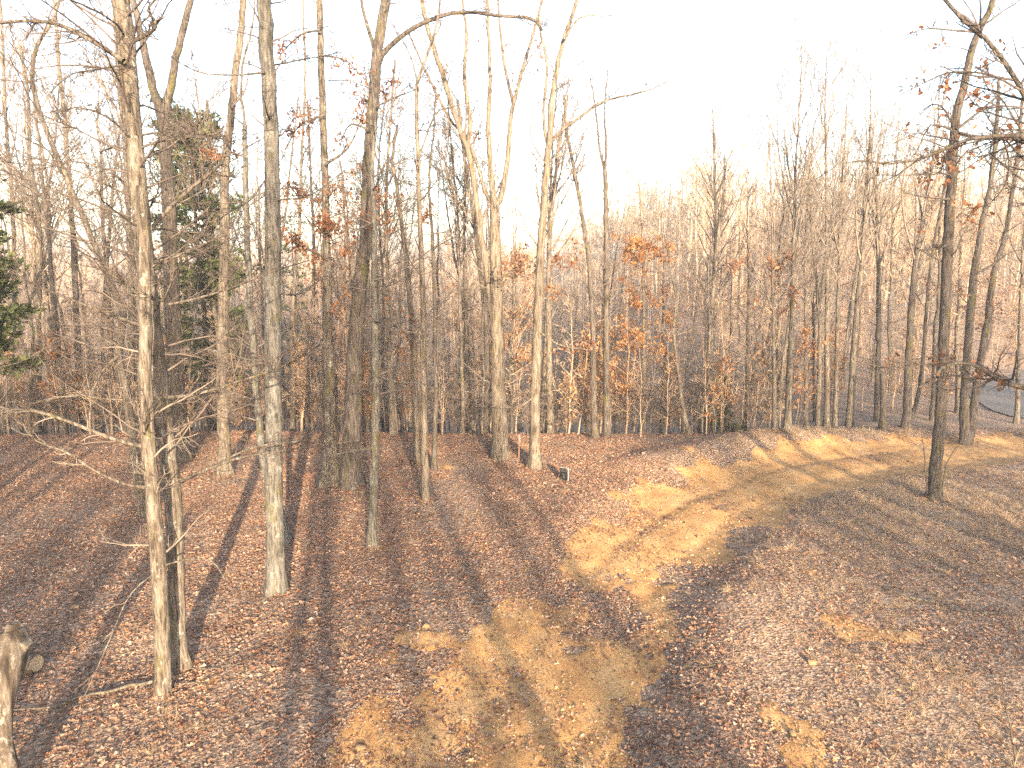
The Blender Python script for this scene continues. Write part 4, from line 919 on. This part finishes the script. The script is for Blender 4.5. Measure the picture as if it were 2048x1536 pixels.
# the far wood on the other side of the valley
fp = []
for i in range(5):
    q = np.random.default_rng(840 + i); H = q.uniform(15, 20); k = 8; z = np.linspace(-1, H, k); S = np.concatenate([np.cumsum(q.normal(0, .12, (k, 2)), 0), z[:, None]], 1); R = q.uniform(.14, .2) * np.linspace(1, .15, k)
    m_ = MB(); m_.tubes(S, R, 4); P1, R1 = auto_limbs(q, S, R, 20, .3, .98, (3.4, 1.4), (.35, .9), .05, k=5); m_.tubes(P1, R1, 3)
    P2, R2 = spawn(q, P1, R1, 6, .15, 1, (.4, 1.), (.3, .6), (.5, .8), 4, .15, .06, .018); m_.tubes(P2, R2, 3)
    P3, R3 = spawn(q, P2, R2, 5, .15, 1, (.4, 1.), (.35, .7), (.6, .9), 3, .15, .06, .013); m_.tubes(P3, R3, 3)
    fp.append(piece('far_tree', m_, M['twig_pale' if i % 2 else 'twig_wood_sunlit']))
N = 3600; u = rng.random(N); y = np.sqrt(80. ** 2 + u * (480. ** 2 - 80 ** 2)); y = np.where(rng.random(N) < .45, 78 + 110 * rng.random(N), y); x = rng.uniform(-1, 1, N) * (.86 * y + 4)
n = N; s = rng.uniform(.75, 1.1, n)
scatter('distant_woodland', np.stack([x, y, terrain(x, y)], 1), np.stack([np.zeros(n), np.zeros(n), rng.uniform(0, 6.28, n)], 1), np.repeat(s[:, None], 3, 1), rng.integers(0, 5, n), fp, 'hazy mass of bare trees over the far side of the valley', 'woodland')

# ------------------------------------------------------------------ small things
# lot sign
P0 = ground(1128, 963); sr = empty('lot_sign', P0 + np.array([0, 0, .02]), RAD(-28)); tag(sr, 'small black yard sign with white lettering standing in the leaves', 'sign')
def flatmat(name, c, r=.5):
    m, nt, b = mat(name); b.inputs['Roughness'].default_value = r
    n_ = noise(nt, nt.nodes.new('ShaderNodeTexCoord').outputs['Object'], 30, 3)
    nt.links.new(mixc(nt, ramp(nt, [(.4, (0, 0, 0)), (.7, (.2, .2, .2))], n_), c, tuple(min(1, v * .6 + .05) for v in c)), b.inputs['Base Color']); return m
M['sign_black'] = flatmat('sign_black', (.006, .005, .005), .8); M['sign_white'] = flatmat('sign_white', (.6, .58, .54)); M['sign_print'] = flatmat('sign_print', (.09, .085, .08)); M['lath'] = flatmat('lath', (.2, .115, .075), .9); M['pink'] = flatmat('pink', (.75, .2, .19))
W_, H_ = .29, .40
m_ = MB(); m_.box((-W_ / 2, -.012, .02), (W_ / 2, .012, .02 + H_)); m_.build('board', M['sign_white'], sr, False)
m_ = MB(); m_.box((-W_ / 2 + .002, -.015, .021), (W_ / 2 - .004, -.0125, .018 + H_)); m_.build('panel', M['sign_black'], sr, False)
for xx in (-.1, .1):
    m_ = MB(); m_.box((xx - .006, -.004, -.2), (xx + .006, .004, .0195)); m_.build('stake', M['sign_white'], sr, False)
def text(body, z, size, parent, wmax=None):
    cu = bpy.data.curves.new('lettering', 'FONT'); cu.body = body; cu.size = size; cu.align_x = 'CENTER'; cu.extrude = .001; cu.materials.append(M['sign_white'])
    t_ = bpy.data.objects.new('lettering', cu); COL.objects.link(t_); bpy.context.view_layer.update()
    me = bpy.data.meshes.new_from_object(t_.evaluated_get(bpy.context.evaluated_depsgraph_get())); me.materials.clear(); me.materials.append(M['sign_print'])
    bpy.data.objects.remove(t_); o = link('lettering', me, parent, (0, -.017, z)); o.rotation_euler = (RAD(90), 0, 0); return o
text('LOT', .2, .055, sr); text('8', .09, .115, sr)
for z, nl, w_ in ((.352, 9, .25), (.295, 8, .21)):      # two lines of lettering too small to read
    m_ = MB(); q = np.random.default_rng(int(z * 1000)); lw = w_ / nl
    for i in range(nl):
        x0 = -w_ / 2 + i * lw; hh = q.uniform(.018, .032)
        m_.box((x0 + .003, -.0185, z), (x0 + .010, -.0155, z + hh))
        m_.box((x0 + .0105, -.0185, z + q.choice([0, .009, .016])), (x0 + lw - .006, -.0155, z + .006 + q.choice([.01, .014, .017])))
    m_.build('lettering', M['sign_print'], sr, False)
# survey stake with pink ribbon
P0 = ground(1038, 918); st = empty('survey_stake', P0); tag(st, 'wooden survey stake tied with pink ribbon between two cream trunks', 'stake')
m_ = MB(); m_.box((-.015, -.006, -.2), (.015, .006, .86)); m_.build('lath', M['lath'], st, False)
m_ = MB(); m_.tubes(np.array([[0, -.012, .9], [.012, -.014, .8], [.0, -.012, .74], [.03, -.03, .62]]), np.array([.012, .03, .034, .012]), 6); m_.build('ribbon', M['pink'], st)

# logs at the left edge
def logm():
    m = bark('log_bark', (.035, .026, .02), (.10, .078, .06), (.19, .16, .13), (.26, .24, .2), .55, 0, 9, .03); return m
M['log'] = logm(); M['cut'] = plain('cut_wood', (.2, .15, .095), (.34, .27, .18), 18)
def log(name, label, pts, r, seed, cut_end=True, cat='log', parts=()):
    pts = np.asarray(pts, float); B = pts[0]; root = empty(name, B); tag(root, label, cat)
    C = resample(catmull(pts, 8), 18); rr = np.interp(np.linspace(0, 1, 18), np.linspace(0, 1, len(r)), r)
    m_ = MB(); m_.trunk(C - B, rr, 16, seed, .0, .3, .14); m_.build('bark', M['log'], root)
    for e_ in ((-1,) if cut_end else ()):
        d = unit(C[e_] - C[e_ - 1]); P = np.stack([C[e_] - d * .01, C[e_] + d * .012]) - B
        m2 = MB(); m2.trunk(P, np.array([rr[e_] * .9, rr[e_] * .86]), 14, seed, 0, .3, .1); m2.build('cut_face', M['cut'], root)
    for pp, r_ in parts:
        pp = np.asarray(pp, float); Cc = resample(pp, 8); m3 = MB(); m3.trunk(Cc - B, np.linspace(r_[0], r_[1], 8), 10, seed + 3, 0, .3, .16); m3.build('stub', M['log'], root)
    return root
def gz(px, py, dz): 
    p = ground(px, py); return p + np.array([0, 0, dz])
g0 = ground(60, 1345)
log('cut_log', 'short cut log with a pale sawn end lying at the left edge', [g0 + np.array([-1.0, .12, .17]), g0 + np.array([-.45, .05, .16]), g0 + np.array([.17, -.05, .2])], [.17, .175, .165], 401)
b0 = ground(-30, 1600)
log('weathered_log', 'weathered forked log propped upright at the left edge of view', [at(-10, 1640, 7.9), at(5, 1536, 8.0), at(-8, 1420, 8.15), at(2, 1345, 8.3), at(22, 1290, 8.4), at(20, 1262, 8.45)], [.22, .19, .13, .2, .24, .17], 403, cut_end=False,
    parts=[([at(20, 1320, 8.35), at(45, 1290, 8.4), at(52, 1282, 8.4)], (.12, .075)), ([at(15, 1300, 8.4), at(24, 1255, 8.4), at(26, 1246, 8.4)], (.12, .06))])
# fallen branches, sprouts, stones
def stick(label, px, w0, w1, seed, bk='bark_grey', name='fallen_branch', n=3, lift=.02):
    P = np.array([ground(*q) for q in px]); P[:, 2] += lift; B = P[0].copy(); root = empty(name, B); tag(root, label, 'branch')
    rng = np.random.default_rng(seed); C = resample(catmull(P, 6), 14); C[1:-1] += rng.normal(0, .012, (12, 3)); C[:, 2] = np.maximum(C[:, 2], terrain(C[:, 0], C[:, 1]) + lift)
    r = np.linspace(w0, w1, 14) / 2
    m_ = MB(); m_.tubes(C - B, r, 8); m_.build('stem', M[bk], root)
    c_, rr = spawn(rng, C[None], r[None], n, .2, .95, (.4, 1.), (.12, .3), (.4, .6), 5, .12, .02, .004, .25); m2 = MB(); m2.tubes(c_ - B, rr, 4); m2.build('twigs', M[bk], root)
stick('grey fallen branch lying on the grass at right, longest on the ground', [(1768, 1180), (1815, 1200), (1870, 1210), (1930, 1230), (2030, 1234)], .075, .03, 411, n=5, lift=.05)
stick('bleached stick running from the pale broken stem toward the logs', [(305, 1370), (240, 1385), (170, 1398), (110, 1420), (20, 1428)], .055, .02, 413, 'bark_pale', lift=.05)
stick('curved grey stick beside the foot of the front grey oak', [(372, 1340), (420, 1342), (460, 1338), (500, 1322)], .035, .012, 415, lift=.03)
stick('small bleached twig near straw tufts in the right foreground', [(1692, 1266), (1730, 1270), (1762, 1274)], .025, .008, 417, 'bark_pale', lift=.04)
stick('dark crooked twig on leaves right of the track in the foreground', [(1360, 1338), (1410, 1340), (1450, 1325), (1452, 1305)], .03, .01, 419, 'bark_dark', lift=.03)
stick('thin twig on the shaded ground below the right oak', [(1930, 1068), (1955, 1078), (1975, 1080)], .03, .01, 421, lift=.03)
stick('small stick at the foot of the paired thick oaks', [(690, 1000), (640, 1010), (600, 1030)], .03, .012, 423, 'bark_pale', lift=.03)
stick('pale fallen limb at the wood edge between lichened oak and rusty oak', [(560, 892), (585, 888), (615, 884)], .13, .06, 425, 'bark_pale', lift=.06)
stick('short stick in front of the pale broken stem', [(345, 1375), (390, 1372), (430, 1380)], .03, .01, 427, 'bark_pale', lift=.03)
def sprout(label, base, pts, w, seed, dr=0, lv=0):
    root, _ = hero('sprout', label, base, [([base] + pts, w, 1.2, dr)], autos=[(0, 9, .2, 1, (.5, .25), (.5, 1.0), .05)], bk='bark_dark', tw='twig_dark', dens=(2, 0, 0), seed=seed, flare=0, cat='sprout', fine=.003)
sprout('thin bare sprout left of the foot of the lone dark oak', (1854, 1000), [(1852, 950), (1848, 900), (1843, 870)], 3.4, 431)
sprout('thin bare sprout right of the foot of the lone dark oak', (1884, 998), [(1889, 950), (1897, 920), (1912, 895)], 3.4, 433)
sprout('single dark weed stem in the near right corner', (2030, 1530), [(2022, 1470), (2012, 1410), (2005, 1365)], 4, 435)
def stone(label, px, s, seed):
    P = ground(*px); q = np.random.default_rng(seed); V, F_ = rock(q, 2, (1, .75, .55)); m_ = MB(); m_.add(V * s, F_); o = m_.build('stone', M['stone'], None, False, P + np.array([0, 0, s * .3])); o.rotation_euler.z = q.uniform(0, 6); tag(o, label, 'stone')
stone('tan stone lying alone in leaves left of the track', (851, 1256), .105, 441)
stone('ochre stone on the near left bare patch', (720, 1503), .09, 442)
stone('pale flat stone on bare dirt, lower middle', (985, 1287), .08, 443)
stone('ochre stone on the right gravel patch, nearest the bottom edge', (1585, 1470), .085, 444)
stone('orange brown stone between straw tufts on the right', (1625, 1330), .10, 445)
stone('orange stone in the shaded leaves far left', (150, 1218), .09, 446)
print('TRIS', sum(len(m.loop_triangles) if m.loop_triangles else sum(p.loop_total - 2 for p in m.polygons) for m in bpy.data.meshes if m.users) if False else len(bpy.data.objects))

# ------------------------------------------------------------------ the air
m = bpy.data.materials.new('haze_air'); m.use_nodes = True; nt = m.node_tree; nt.nodes.remove(nt.nodes['Principled BSDF'])
pv = nt.nodes.new('ShaderNodeVolumePrincipled'); pv.inputs['Color'].default_value = (1, .95, .92, 1); pv.inputs['Density'].default_value = .0015; pv.inputs['Anisotropy'].default_value = .2
nt.links.new(pv.outputs[0], nt.nodes['Material Output'].inputs['Volume'])
mb = MB(); mb.box((-450, -150, -22), (450, 930, 40)); tag(mb.build('haze', m, None, False), 'faint pale haze thickening over the far woods', 'haze', kind='stuff')
